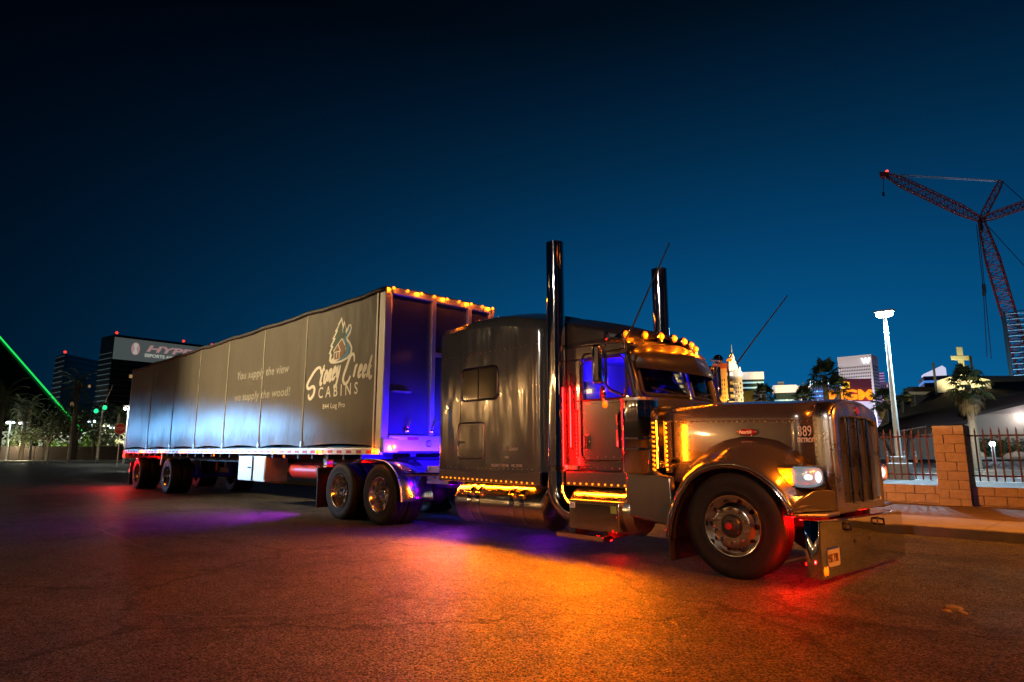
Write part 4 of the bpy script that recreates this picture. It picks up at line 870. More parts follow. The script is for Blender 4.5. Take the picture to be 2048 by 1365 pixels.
# ================================================================ ground
def asphalt(name, base, patch=0.35, wet=0.0):
    m = bpy.data.materials.new(name); m.use_nodes = True; nt = m.node_tree; p = nt.nodes['Principled BSDF']
    tc = nt.nodes.new('ShaderNodeTexCoord')
    def noise(scale, det, rough=0.6):
        n = nt.nodes.new('ShaderNodeTexNoise'); n.inputs['Scale'].default_value = scale; n.inputs['Detail'].default_value = det; n.inputs['Roughness'].default_value = rough; nt.links.new(tc.outputs['Object'], n.inputs['Vector']); return n
    def ramp(src, a, b, ca, cb):
        r = nt.nodes.new('ShaderNodeValToRGB'); nt.links.new(src, r.inputs[0]); r.color_ramp.elements[0].position = a; r.color_ramp.elements[1].position = b
        r.color_ramp.elements[0].color = (*ca, 1); r.color_ramp.elements[1].color = (*cb, 1); return r
    def mul(a, b):
        x = nt.nodes.new('ShaderNodeMix'); x.data_type = 'RGBA'; x.blend_type = 'MULTIPLY'; x.inputs['Factor'].default_value = 1; nt.links.new(a, x.inputs[6]); nt.links.new(b, x.inputs[7]); return x.outputs[2]
    big = ramp(noise(0.35, 6, 0.7).outputs['Fac'], 0.35, 0.68, [base * (1 - patch)] * 3, [base * (1 + patch)] * 3)
    vo = nt.nodes.new('ShaderNodeTexVoronoi'); vo.inputs['Scale'].default_value = 95; nt.links.new(tc.outputs['Object'], vo.inputs['Vector'])
    sepc = nt.nodes.new('ShaderNodeSeparateColor'); nt.links.new(vo.outputs['Color'], sepc.inputs[0])
    agg = ramp(sepc.outputs[0], 0.3, 1.0, (0.32, 0.32, 0.32), (3.0, 2.9, 2.7))
    mid = ramp(noise(9, 5, 0.7).outputs['Fac'], 0.3, 0.7, (0.7, 0.7, 0.7), (1.25, 1.25, 1.25))
    wp = nt.nodes.new('ShaderNodeVectorMath'); wp.operation = 'MULTIPLY_ADD'; nz2 = noise(1.3, 4); nt.links.new(nz2.outputs['Color'], wp.inputs[0]); wp.inputs[1].default_value = (1.1, 1.1, 0.0); nt.links.new(tc.outputs['Object'], wp.inputs[2])
    ve = nt.nodes.new('ShaderNodeTexVoronoi'); ve.feature = 'DISTANCE_TO_EDGE'; ve.inputs['Scale'].default_value = 0.28; nt.links.new(wp.outputs[0], ve.inputs['Vector'])
    crk = ramp(ve.outputs['Distance'], 0.003, 0.010, (0.25, 0.25, 0.25), (1, 1, 1))
    stain = ramp(noise(0.8, 5, 0.75).outputs['Fac'], 0.38, 0.50, (0.5, 0.5, 0.5), (1, 1, 1))
    worn = ramp(noise(0.55, 7, 0.8).outputs['Fac'], 0.56, 0.62, (1, 1, 1), (1.5, 1.47, 1.4))
    nt.links.new(mul(mul(mul(mul(mul(big.outputs[0], agg.outputs[0]), mid.outputs[0]), crk.outputs[0]), stain.outputs[0]), worn.outputs[0]), p.inputs['Base Color'])
    p.inputs['Specular IOR Level'].default_value = 0.25
    rr = nt.nodes.new('ShaderNodeMapRange'); nt.links.new(sepc.outputs[1], rr.inputs[0]); rr.inputs[3].default_value = 0.45; rr.inputs[4].default_value = 0.95; nt.links.new(rr.outputs[0], p.inputs['Roughness'])
    b1 = nt.nodes.new('ShaderNodeBump'); b1.inputs['Distance'].default_value = 0.011; b1.inputs['Strength'].default_value = 0.9; nt.links.new(vo.outputs['Distance'], b1.inputs['Height']); b1.invert = True
    b2 = nt.nodes.new('ShaderNodeBump'); b2.inputs['Distance'].default_value = 0.03; b2.inputs['Strength'].default_value = 0.5; nt.links.new(noise(3.0, 5).outputs['Fac'], b2.inputs['Height']); nt.links.new(b1.outputs[0], b2.inputs['Normal'])
    nt.links.new(b2.outputs[0], p.inputs['Normal']); return m
M['asphalt'] = asphalt('road_asphalt', 0.05)
M['lot'] = asphalt('lot_asphalt', 0.06, 0.15)
M['concrete'] = mat('concrete', (0.22, 0.205, 0.185), 0.88, bump=0.004, bscale=40, var=0.2, vscale=3)
M['dirt'] = mat('dirt', (0.085, 0.055, 0.038), 0.95, bump=0.03, bscale=14, var=0.35, vscale=4)
M['earth'] = mat('earth', (0.05, 0.045, 0.04), 0.95, var=0.3, vscale=0.05)
M['block'] = mat('split_block', (0.33, 0.29, 0.23), 0.9, bump=0.008, bscale=30, var=0.18, vscale=7)
M['mortar'] = mat('mortar', (0.16, 0.13, 0.1), 0.95)
M['iron'] = mat('fence_iron', (0.11, 0.045, 0.03), 0.5, 0.2, var=0.2, vscale=6)
M['line'] = mat('road_paint', (0.7, 0.7, 0.68), 0.7, var=0.2, vscale=5)
def sheet(name, pts, m_, kd='structure', z=None):
    o = put(name, B().poly(pts), m_, smooth=0, fix=False); return kind(o, kd)
sheet('ground', [(-3000, -3000, -0.03), (3000, -3000, -0.03), (3000, 3000, -0.03), (-3000, 3000, -0.03)], M['earth'])
sheet('road', [(-90, -40, 0), (60, -40, 0), (60, 11.1, 0), (-90, 11.1, 0)], M['asphalt'])
sheet('cross_street', [(-130, -60, -0.006), (-90, -60, -0.006), (-90, 90, -0.006), (-130, 90, -0.006)], M['lot'])
kind(put('kerb', B().box(-26, 40, 11.1, 11.28, -0.02, 0.15), M['concrete'], bevel=0.02), 'structure')
kind(put('sidewalk', B().box(-26, 40, 11.284, 12.75, -0.02, 0.146), M['concrete']), 'structure')
jb = B()
sw_o = bpy.data.objects['sidewalk']
for i in range(20): put('slab_joint', B().box(-0.008, 0.008, 11.29, 12.74, 0.146, 0.1475), M['mortar'], sw_o, (-14 + i * 1.5, 0, 0))
rows = []
for j, (y, z) in enumerate(((12.75, 0.145), (13.6, 0.12), (14.8, 0.10), (16.0, 0.07), (17.0, 0.05), (17.3, 0.02))):
    rows.append([(x, y, z + (0.05 * mnoise.noise(Vector((x * 0.5, y * 0.7, 0))) if 0 < j < 5 else 0)) for x in [-26 + k * 0.6 for k in range(111)]])
kind(put('dirt_verge', B().loft(rows, False), M['dirt'], smooth=80), 'structure')
def lotz(y): return max(0.0, (y - 32) * 0.0128)
rows = [[(-60, y, lotz(y) + 0.004), (60, y, lotz(y) + 0.004)] for y in (17.3, 32, 66)]
kind(put('parking_lot', B().loft(rows, False), M['lot'], smooth=0), 'structure')
def line(x0, y0, x1, y1, w=0.12):
    d = Vector((x1 - x0, y1 - y0, 0)).normalized(); n = Vector((-d.y, d.x, 0)) * w / 2
    pts = [Vector((x0, y0, lotz(y0) + 0.009)) + n, Vector((x0, y0, lotz(y0) + 0.009)) - n, Vector((x1, y1, lotz(y1) + 0.009)) - n, Vector((x1, y1, lotz(y1) + 0.009)) + n]
    kind(put('lot_marking', B().poly(pts), M['line'], smooth=0, fix=False), 'structure')
for i in range(14): line(-16 + i * 2.8, 19.5, -16 + i * 2.8, 25.0)
line(-30, 32.5, 30, 31.5); line(-30, 45, 30, 46, 0.2)
for i in range(9): line(-20 + i * 5, 36.0, -17 + i * 5, 44.0)
# tar-filled cracks on the road
def crack(name, pts, w):
    b = B(); sp = []
    P = [Vector((*p, 0.0)) for p in pts]
    for a, c in zip(P, P[1:]):
        for k in range(14):
            q = a + (c - a) * (k / 14); sp.append(q + Vector((mnoise.noise(q * 2.3), mnoise.noise(q * 2.3 + Vector((9, 9, 0))), 0)) * 0.09)
    L, Q = [], []
    for i, p in enumerate(sp):
        t = (sp[min(i + 1, len(sp) - 1)] - sp[max(i - 1, 0)]).normalized(); n = Vector((-t.y, t.x, 0)) * w * (0.5 + 0.6 * abs(mnoise.noise(p * 5)))
        L.append(p + n + Vector((0, 0, 0.003))); Q.append(p - n + Vector((0, 0, 0.003)))
    kind(put(name, b.loft([L, Q], False), M['tar'], smooth=0, fix=False), 'structure')
M['tar'] = mat('crack_tar', (0.012, 0.012, 0.012), 0.55)
def gp(u, v): q = site(u, v, 1.0); q0 = Vector((0, 0, CAM_H)); d = q - q0; t = -CAM_H / d.z; return (d.x * t, d.y * t)
crack('road_crack', [gp(150, 1040), gp(310, 1105)], 0.03)
crack('road_crack', [gp(230, 1222), gp(400, 1235), gp(540, 1232), gp(680, 1222)], 0.02)
crack('road_crack', [gp(900, 1066), gp(1080, 1100), gp(1330, 1130)], 0.01)
crack('road_crack', [gp(1500, 1170), gp(1750, 1140), gp(2048, 1175)], 0.012)
crack('road_crack', [gp(1760, 1084), gp(2048, 1107)], 0.015)
# loose flat pieces on the road
st_m = mat('broken_stone', (0.16, 0.15, 0.14), 0.9, bump=0.01, bscale=20)
for (u, v, s_, lb) in ((1908, 1218, 0.075, 'largest broken concrete chunk lying on the asphalt in front of the bumper'), (1925, 1227, 0.045, 'small dark stone beside the larger concrete chunk on the asphalt'), (1893, 1223, 0.035, 'thin flat chip of concrete next to the larger chunk on the asphalt')):
    x, y = gp(u, v); b = B(); n = 9; ring = [Vector((math.cos(2 * math.pi * k / n) * s_ * random.uniform(.9, 1.1), math.sin(2 * math.pi * k / n) * s_ * random.uniform(.5, 0.8), 0)) for k in range(n)]
    b.loft([ring, [p * 0.9 + Vector((0, 0, s_ * 0.22)) for p in ring], [p * 0.5 + Vector((0.01, 0, s_ * 0.34)) for p in ring]], True, True)
    tag(put('stone', b, st_m, None, (x, y, 0.0), (0, 0, random.random() * 6), smooth=30), lb, 'stone')

# ================================================================ block wall, pillar and iron fence
def blocks(parent, x0, x1, y, z0, n, bl=0.397, h=0.198, depth=0.19, first=0, yf=None):
    """courses of split-face block, each block its own piece"""
    for c in range(n):
        x = x0; k = 0; zz = z0 + c * h
        while x < x1 - 0.02:
            L = bl if not (k == 0 and (c + first) % 2) else bl / 2
            L = min(L, x1 - x)
            key = round(L, 2)
            if ('blk', key, depth) not in M:
                M[('blk', key, depth)] = B().box(0.005, key - 0.005, 0.0, depth, 0.005, h - 0.005).mesh('block')
                M[('blk', key, depth)].materials.append(M['block'])
            o = put('block', M[('blk', key, depth)], None, parent, (x, y + random.uniform(-0.004, 0.004), zz), bevel=0.008)
            x += L; k += 1
pil = root('fence_pillar', 'square tan concrete block pillar standing between two fence sections', 'pillar', (-3.77, 16.9, 0))
put('mortar_core', B().box(0.012, 0.588, 0.012, 0.588, -0.05, 1.77), M['mortar'], pil)
for c in range(9):
    z = c * 0.198
    for (xa, xb, ya, yb) in (((0, .397, 0, .19), (.4, .6, 0, .19), (.41, .6, .193, .6), (0, .19, .193, .6), (.193, .407, .41, .6)) if c % 2 == 0 else ((0, .2, 0, .19), (.203, .6, 0, .19), (.41, .6, .193, .4), (.41, .6, .403, .6), (0, .19, .193, .6), (.193, .407, .41, .6))):
        j = random.uniform(-0.003, 0.003)
        put('block', B().box(xa + .004, xb - .004, ya + .004 + j, yb - .004, z + .004, z + .194), M['block'], pil, bevel=0.008)
put('pillar_cap', B().box(0.02, 0.58, 0.02, 0.58, 1.775, 1.79), M['block'], pil, bevel=0.005)
def wall(x0, x1, lb):
    w = root('low_block_wall', lb, 'wall', (x0, 16.97, 0))
    put('mortar_core', B().box(0.01, x1 - x0 - 0.01, 0.012, 0.17, -0.1, 0.47), M['mortar'], w); L = x1 - x0
    blocks(w, 0, L, 0.0, -0.12, 3, depth=0.18)
    return w
wall(-10.6, -3.775, 'low tan block wall running behind the truck nose to the pillar'); wall(-3.165, 9.2, 'low tan block wall on the cross-topped building side of the pillar')
bar = B().box(-0.014, 0.014, -0.014, 0.014, 0.59, 1.64); bar.loft([[(-0.018, -0.018, 1.64), (0.018, -0.018, 1.64), (0.018, 0.018, 1.64), (-0.018, 0.018, 1.64)], [(-0.002, -0.002, 1.74), (0.002, -0.002, 1.74), (0.002, 0.002, 1.74), (-0.002, 0.002, 1.74)]], True, True)
bar = bar.mesh('picket', 0); bar.materials.append(M['iron'])
def fence(x0, x1, lb):
    f = root('iron_fence', lb, 'fence', (x0, 17.1, 0))
    for z in (0.70, 1.56): put('rail', B().box(0, x1 - x0, -0.018, 0.018, z - 0.018, z + 0.018), M['iron'], f, bevel=0.004)
    n = int((x1 - x0) / 0.145)
    for i in range(n): put('picket', bar, None, f, (x1 - x0 - 0.15 - i * 0.145 if x0 < -3.8 else 0.15 + i * 0.145, -0.03, 0))
fence(-10.6, -3.78, 'rust-red iron picket fence section behind the truck nose'); fence(-3.16, 9.2, 'rust-red iron picket fence section past the pillar towards the palm')

# ================================================================ lamp pole in the lot
pb = gp(1803, 960); POLE = Vector((pb[0], pb[1], 0))
lp_ = root('parking_lot_lamp', 'tall pale lamp pole on a concrete block in the lot, glaring white', 'street lamp', POLE)
put('concrete_base', B().loft([[(-0.42, -0.42, 0), (0.42, -0.42, 0), (0.42, 0.42, 0), (-0.42, 0.42, 0)], [(-0.4, -0.4, 0.72), (0.4, -0.4, 0.72), (0.4, 0.4, 0.72), (-0.4, 0.4, 0.72)]], True, True).box(-0.27, 0.27, -0.27, 0.27, 0.72, 1.0), M['concrete'], lp_, bevel=0.03)
put('pole', B().loft([[(-w, -w, z), (w, -w, z), (w, w, z), (-w, w, z)] for z, w in ((1.0, 0.11), (2.5, 0.095), (7.4, 0.065))], True, True), M['white_paint'], lp_, bevel=0.02)
hd_ = put('lamp_head', B().box(-0.4, 0.4, -0.2, 0.2, 7.48, 7.56).box(-0.1, 0.1, -0.1, 0.1, 7.4, 7.479), M['white_paint'], lp_, bevel=0.02)
put('lamp_glass', B().sphere((-0.16, 0, 7.38), 0.17, 12, 8, (1.2, 1, 0.8)).sphere((0.16, 0, 7.38), 0.17, 12, 8, (1.2, 1, 0.8)), lamp_mat('lot_lamp_glow', (0.75, 0.93, 1.0), 40.0), hd_, bevel=0.02)
for x in (-0.7, 0.7): spot('lot_lamp_light', (x, 0, 7.2), (x, 0.3, 0), COOL, 8500, lp_, 149, 0.1, 0.15)
# lamps added outside the view for their light, behind the photographer and down the road
def flood(name, loc, to, col, watts, label, angle=60, blend=0.7, h=None, glow=20.0):
    x, y, z = loc; f = root(name, label, 'street lamp', (x, y, 0))
    put('pole', B().tube([(0, 0, 0), (0, 0, z)], [0.11, 0.07], 12), M['alu'], f); hdd = put('lamp_head', B().box(-0.3, 0.3, -0.18, 0.18, z - 0.02, z + 0.14), M['alu'], f, bevel=0.03)
    put('lamp_glass', B().box(-0.26, 0.26, -0.15, 0.15, z - 0.05, z - 0.022), lamp_mat(name + '_glow', col, glow), hdd)
    d = (Vector(to) - Vector(loc)).normalized() * 0.35
    spot(name + '_light', (d.x, d.y, z - 0.12 + d.z), Vector(to) - Vector((x, y, 0)), col, watts, f, angle, blend, 0.12)
    return f
flood('unseen_sodium_lamp', (-13.0, 12.0, 4.2), (-2.5, 14.5, 0.2), (1.0, 0.27, 0.02), 9500, 'short sodium lamp on the pavement behind the truck and trailer', 95, 0.9)  # added out of sight behind the sleeper to light the wall orange
flood('unseen_sodium_lamp', (-21, -8, 9), (-15.4, 6.5, 3.5), (1.0, 0.72, 0.36), 27000, 'sodium street lamp on a pole across the road from the trailer', 40, 1.0)
flood('unseen_sodium_lamp', (9.5, 0.5, 9), (-3.9, 4.8, 0.0), SOD, 14000, 'sodium street lamp on a pole ahead of the truck nose', 28, 1.0)
flood('unseen_sodium_lamp', (9.0, 10.4, 8.5), (-0.6, 10.4, 0.0), (1.0, 0.27, 0.03), 15000, 'sodium street lamp beside the kerb past the block wall', 50, 0.8)  # added so bumper and grille pick up orange ground light
flood('fill_flood_lamp', (2.0, -16, 10), (-5.6, 7, 1.9), (1.0, 0.9, 0.8), 4800, 'white flood lamp on a pole behind the photographer', 21, 1.0)  # neutral fill added to lighten the side of the truck
flood('added_lot_lamp', (8, 45, 7.5), (-4, 58, 1.5), COOL, 8000, 'second lamp pole in the church lot, out past the pillar', 110, 0.6)  # added out of view to brighten church and lot
for i, (tx, k) in enumerate(((-10.4, 0.7), (-12.5, 1.25), (-15.6, 0.6), (-21.0, 0.5))):
    wx = tx + ORG.x; t = 3.0; lx = wx * t; lz = CAM_H + (2.0 - CAM_H) * t if i != 3 else 3.0
    flood('added_led_lamp', (lx, -6.5, lz), (wx, 6.0, 0.75), (0.2, 0.52, 1.0), 9500 * k, ('low cool-white lamp beside the road, %s down from the trailer' % ('first', 'second', 'third', 'fourth')[i]), 6.2, 1.0, glow=60)  # narrow blue beams added for the domes of light on the curtain

# ================================================================ palms and shrubs
M['frond'] = mat('palm_frond', (0.055, 0.075, 0.025), 0.6, var=0.4, vscale=1.5); M['frond_dead'] = mat('dead_frond', (0.14, 0.10, 0.055), 0.8, var=0.3, vscale=2)
M['trunk'] = mat('palm_trunk', (0.13, 0.10, 0.075), 0.9, bump=0.03, bscale=6, stretch=(1, 1, 4), var=0.3, vscale=6)
M['leaf'] = mat('tree_leaf', (0.05, 0.075, 0.02), 0.6, var=0.45, vscale=0.8); M['bark'] = mat('bark', (0.08, 0.06, 0.045), 0.9, bump=0.02, bscale=8)
def fan_leaf(b, base, d, L, rnd, droop):
    d = d.normalized(); side = d.cross(Vector((0, 0, 1))).normalized() if abs(d.z) < 0.97 else Vector((1, 0, 0)); up = side.cross(d)
    hub = base + d * L * 0.45 - Vector((0, 0, droop * L * 0.1)); b.add([base + side * 0.03, base - side * 0.03, hub - side * 0.02, hub + side * 0.02], [(0, 1, 2, 3)])
    n = 13
    for k in range(n):
        a = R(-105 + 210 * k / (n - 1)); dd = d * math.cos(a) + side * math.sin(a); l = L * 0.55 * (1 - 0.25 * abs(a) / 1.8) * rnd.uniform(0.85, 1.1)
        mid = hub + dd * l * 0.6 + up * 0.03 * L; tip = hub + dd * l - Vector((0, 0, (0.16 + droop * 0.35) * l)); wv = side * math.cos(a) - d * math.sin(a)
        b.add([hub, mid + wv * 0.05 * L, tip, mid - wv * 0.05 * L], [(0, 1, 2, 3)])
def pinnate_leaf(b, base, d, L, rnd):
    P = []; h = Vector((d.x, d.y, 0)).normalized() if math.hypot(d.x, d.y) > .05 else Vector((1, 0, 0)); el = math.asin(max(-1, min(1, d.normalized().z)))
    p = Vector(base); n = 9
    for k in range(n + 1):
        P.append(p.copy()); e = el - (k / n) ** 1.2 * 1.5; p = p + (h * math.cos(e) + Vector((0, 0, 1)) * math.sin(e)) * L / n
    side = h.cross(Vector((0, 0, 1)))
    for k in range(1, n + 1):
        for s in (-1, 1):
            for q in (0.0, 0.5):
                o = P[k - 1] + (P[k] - P[k - 1]) * q; t = (P[k] - P[k - 1]).normalized(); l = L * 0.2 * (1 - 0.5 * k / n) * rnd.uniform(.8, 1.1)
                tip = o + side * s * l + t * l * 0.5 - Vector((0, 0, l * 0.35)); b.add([o, o + t * L * 0.028, tip], [(0, 1, 2)])
    b.tube(P, [0.03 * (1 - 0.8 * k / n) for k in range(n + 1)], 4, False)
def palm(name, label, loc, h, cr_, seed, feather=False, skirt=True, lean=0.0, group='palm trees', n=26, uplight=0):
    rnd = random.Random(seed); r = root(name, label, 'palm tree', loc, rnd.random() * 6, group)
    tp = [(lean * h * (k / 6) ** 2 * 0.3, 0, h * k / 6) for k in range(7)]; rb = 0.028 * h + 0.08
    put('trunk', B().tube(tp, [rb * (1.15 - 0.35 * k / 6) for k in range(7)], 10), M['trunk'], r)
    b, ds = B(), B(); top = Vector(tp[-1]); ga = 2.399963
    for i in range(n):
        f = i / n; el = R(82 - 112 * f ** 0.85); a = i * ga + rnd.uniform(-.2, .2); d = Vector((math.cos(a) * math.cos(el), math.sin(a) * math.cos(el), math.sin(el)))
        base = top + Vector((math.cos(a), math.sin(a), 0)) * 0.1 + Vector((0, 0, 0.25 - 0.5 * f))
        if feather: pinnate_leaf(b, base, d, cr_ * rnd.uniform(.85, 1.1), rnd)
        else: fan_leaf(b, base, d, cr_ * rnd.uniform(.8, 1.1), rnd, f)
    put('crown', b, M['frond'], r, smooth=0, fix=False)
    if skirt:
        for i in range(26):
            a = i * ga; el = R(-35 - 45 * (i / 26)); d = Vector((math.cos(a) * math.cos(el), math.sin(a) * math.cos(el), math.sin(el)))
            fan_leaf(ds, top + Vector((math.cos(a), math.sin(a), 0)) * rb * 0.7 - Vector((0, 0, 0.2 + 0.03 * i)), d, cr_ * rnd.uniform(.6, .8), rnd, 1.0)
        put('dead_fronds', ds, M['frond_dead'], r, smooth=0, fix=False)
    if uplight:
        q = (Vector((0, 0, 0)) - Vector(loc)).normalized(); o = point('palm_fill_light', Vector(loc) + Vector((q.x, q.y, 0)) * cr_ * 1.6 + Vector((0, 0, max(1.0, h - cr_ * 2.2))), (1.0, 0.86, 0.5), uplight * 5, None, 0.2)  # loose point light added near the crown to brighten the fronds, no fixture
    return r
def ground_at(u, v, d, z=0.0): q = site(u, v, d); return (q.x, q.y, z), q.z
def palm_at(u, v_top, d, cr_, label, seed, **k):
    """v_top: reading of the point where the fronds leave the trunk"""
    (x, y, z), h = ground_at(u, v_top, d); return palm('palm_tree', label, (x, y, 0), h, cr_, seed, **k)
palm_at(1935, 770, 48, 1.35, 'fan palm with a thick skirt of dead fronds in front of the brown-roofed church', 3, uplight=60)
palm_at(1649, 752, 95, 2.6, 'taller of two fan palms rising together behind the truck hood', 4, skirt=False, uplight=70)
palm_at(1676, 776, 92, 1.9, 'shorter bushy fan palm beside the taller one, next to the glowing sign', 5, skirt=False, uplight=60)
palm_at(1527, 790, 110, 2.2, 'fan palm in front of the wide building with the bright white parapet', 6, skirt=False, n=24, uplight=60)
palm_at(1608, 792, 105, 2.0, 'fan palm between the wide white-topped building and the palm pair', 8, skirt=False, n=24, uplight=60)
palm_at(1769, 802, 85, 1.9, 'small yellow-lit fan palm beside the lamp pole', 9, uplight=160)
palm_at(1820, 797, 90, 1.3, 'little palm crown showing over the dormers of the church roof', 10, skirt=False, n=24, uplight=60)
def shrub(label, loc, rx, rz, seed, m_=None, n=420, cat='shrub', name='shrub', group='shrubs by the church wall'):
    rnd = random.Random(seed); r = root(name, label, cat, loc, 0, group); b = B()
    for i in range(n):
        a = rnd.random() * 6.283; t = rnd.random() ** 0.5; e = rnd.random(); p = Vector((math.cos(a) * rx * t * (1 - 0.5 * e * e), math.sin(a) * rx * t * (1 - 0.5 * e * e), rz * (0.08 + 0.92 * e)))
        p *= 0.9 + 0.25 * mnoise.noise(p * 2 + Vector((seed, 0, 0))); s_ = rx * rnd.uniform(0.07, 0.14)
        u = Vector((rnd.gauss(0, 1), rnd.gauss(0, 1), rnd.gauss(0, 1))).normalized(); w = u.cross(Vector((rnd.gauss(0, 1), rnd.gauss(0, 1), 1))).normalized()
        b.add([p - u * s_, p + w * s_ * 0.5, p + u * s_, p - w * s_ * 0.5], [(0, 1, 2, 3)])
    put('foliage', b, m_ or M['leaf'], r, smooth=0, fix=False)
    st = B()
    for k in range(5):
        a = k * 1.257; st.tube([(0.03 * math.cos(a), 0.03 * math.sin(a), 0), (rx * 0.5 * math.cos(a), rx * 0.5 * math.sin(a), rz * 0.7)], [0.03, 0.012], 5)
    put('stem', st, M['bark'], r); return r

# ================================================================ church with the cross
M['church_roof'] = mat('brown_shingle', (0.055, 0.03, 0.028), 0.85, bump=0.02, bscale=3)
M['stucco'] = mat('stucco', (0.42, 0.32, 0.26), 0.9, bump=0.01, bscale=8, var=0.12, vscale=0.5)
M['stone_cl'] = mat('stone_cladding', (0.5, 0.43, 0.3), 0.9, bump=0.08, bscale=4, var=0.35, vscale=2.2)
dch = 70.0
cc = site(1930, 915, dch)
CH = root('church', 'low stucco church with a sweeping dark brown roof, stone pediment and lit cross', 'church', (cc.x, cc.y, 0))
o_ch = -Vector((cc.x, cc.y, 0))
def CB(): return B(o_ch)
def S(u, v, d): return site(u, v, d)
away = (cc - Vector((0, 0, cc.z))).normalized(); away = Vector((away.x, away.y, 0)).normalized()
zb = lotz(64)
def wallpoly(name, pts, d, m_, th=0.5, parent=None):
    P = [S(u, v, d) for u, v in pts]
    return put(name, CB().slab(P, away * th), m_, parent or CH, smooth=0)
wallpoly('wall', [(1756, 916), (1756, 868), (1800, 858), (1872, 848), (1932, 846), (1932, 916)], 72, M['stucco'], 8)
wallpoly('wall', [(1930, 917), (1930, 828), (2130, 822), (2130, 917)], 69, M['stucco'], 9)
rp = [S(1748, 866, 67), S(1856, 851, 67), S(1932, 845, 67.5), S(1946, 829, 67), S(2048, 805, 66), S(2140, 785, 66), S(2140, 763, 84), S(2048, 766, 84), S(1930, 770, 84), S(1880, 776, 84), S(1846, 796, 83), S(1790, 831, 78)]
ctr = S(1935, 812, 72)
rb = CB(); n = len(rp)
rb.add(rp + [ctr], [(i, (i + 1) % n, n) for i in range(n)]); put('roof', rb, M['church_roof'], CH, smooth=25, solid=0.35)
wallpoly('soffit', [(1949, 829), (2048, 807), (2130, 788), (2130, 824)], 68.6, mat('soffit_paint', (0.3, 0.22, 0.19), 0.9), 0.3)
wallpoly('fascia_strip', [(1800, 861), (1853, 852), (1853, 854), (1800, 864)], 66.6, mat('fascia_paint', (0.5, 0.3, 0.25), 0.8), 0.2)
wallpoly('pediment', [(1873, 786), (1874, 762), (1921, 748), (1980, 760), (1981, 771), (1985, 780)], 80, M['stone_cl'], 4)
pc = S(1921, 749, 80.5); cwt = CB().obox(S(1922, 724, 80.5), RT * 0.33, away * 0.2, Vector((0, 0, 1.55))).obox(S(1920.5, 716.5, 80.4), RT * 0.98, away * 0.17, Vector((0, 0, 0.23)))
put('cross', cwt, mat('cross_gold', (0.55, 0.5, 0.28), 0.5), CH, bevel=0.03)
for u, v0, v1 in ((1870, 731, 786), (1944, 717, 762)):
    put('roof_mast', CB().obox(S(u, (v0 + v1) / 2, 80), RT * 0.13, away * 0.13, Vector((0, 0, (v1 - v0) * 0.0315))), M['black'], CH)
put('flat_roof', CB().obox(S(1852, 783, 88), RT * 1.9, away * 3, Vector((0, 0, 0.28))).obox(S(2000, 761, 90), RT * 2.6, away * 3, Vector((0, 0, 0.22))), mat('flat_roof_edge', (0.08, 0.08, 0.09), 0.8), CH)
for (a, b_, c) in (((1760, 853), (1776, 819), (1777, 846)), ((1797, 828), (1806, 803), (1807, 826)), ((1821, 813), (1830, 790), (1832, 810))):
    A_, B_, C_ = S(*a, 68.5), S(*b_, 69.5), S(*c, 68.0); back = S(c[0] + 26, b_[1] + 2, 75)
    dm = put('dormer', CB().add([A_, B_, C_], [(0, 1, 2)]), M['stone_cl'], CH, smooth=0, solid=0.12)
    put('dormer_roof', CB().add([B_, C_, back], [(0, 1, 2)]), M['church_roof'], dm, smooth=0, solid=0.12)
put('wall_lamp', CB().sphere(S(2043, 834, 68.6), 0.14, 8, 6), lamp_mat('wall_lamp_glow', (0.9, 0.97, 1.0), 25), CH)
p_ = S(2043, 834, 68.0) + o_ch; point('wall_lamp_light', p_, (0.9, 0.95, 1.0), 90, CH, 0.1)
for u in (1895, 1950): spot('cross_flood_light', S(u, 772, 78.0) + o_ch - away * 1.2, S(1922, 735, 80) + o_ch, (1.0, 0.9, 0.5), 900, CH, 100, 0.6, 0.15)
kind(put('church_kerb', B().obox(Vector((0, 0, 0)), RT * 16, away * 0.35, Vector((0, 0, 0.09))), M['concrete'], None, S(1980, 917, 66)), 'structure')
kind(put('planting_bed', B().obox(Vector((0, 0, 0)), RT * 16, away * 1.6, Vector((0, 0, 0.05))), M['dirt'], None, S(1980, 916, 68.3)), 'structure')
gz = S(1980, 917, 66).z
for i, (u, s_, lb) in enumerate(((1966, 1.1, 'rounded dark shrub against the church wall, just past the palm trunk'), (1992, 1.2, 'rounded dark shrub behind the glowing bollard lamp'), (2015, 1.15, 'rounded dark shrub by the church wall, beyond the bollard lamp'), (2050, 1.1, 'rounded dark shrub below the church wall lamp'))):
    q = S(u, 912, 67.6); shrub(lb, (q.x, q.y, gz - 0.05), s_, 1.75, 30 + i, M['leaf'], 380)
bq = S(1988, 915, 65); bl_ = root('bollard_lamp', 'short white bollard lamp glowing in front of the church shrubs', 'bollard lamp', (bq.x, bq.y, lotz(bq.y)))
put('post', B().tube([(0, 0, 0), (0, 0, bq.z + 0.95 - lotz(bq.y))], 0.13, 10), M['white_paint'], bl_)
put('lamp_glass', B().sphere((0, 0, bq.z + 1.05 - lotz(bq.y)), 0.2, 10, 8), lamp_mat('bollard_glow', (0.85, 0.97, 1.0), 30), bl_); point('bollard_light', (0, -0.5, bq.z + 1.2 - lotz(bq.y)), COOL, 120, bl_, 0.1)
cone_m = mat('cone_orange', (0.75, 0.13, 0.02), 0.6); cone_b = B().lathe([(0.13, 0.02), (0.11, 0.1), (0.055, 1.02), (0.05, 1.06), (0.0, 1.06)], axis='z', n=12).mesh('body'); cone_b.materials.append(cone_m)
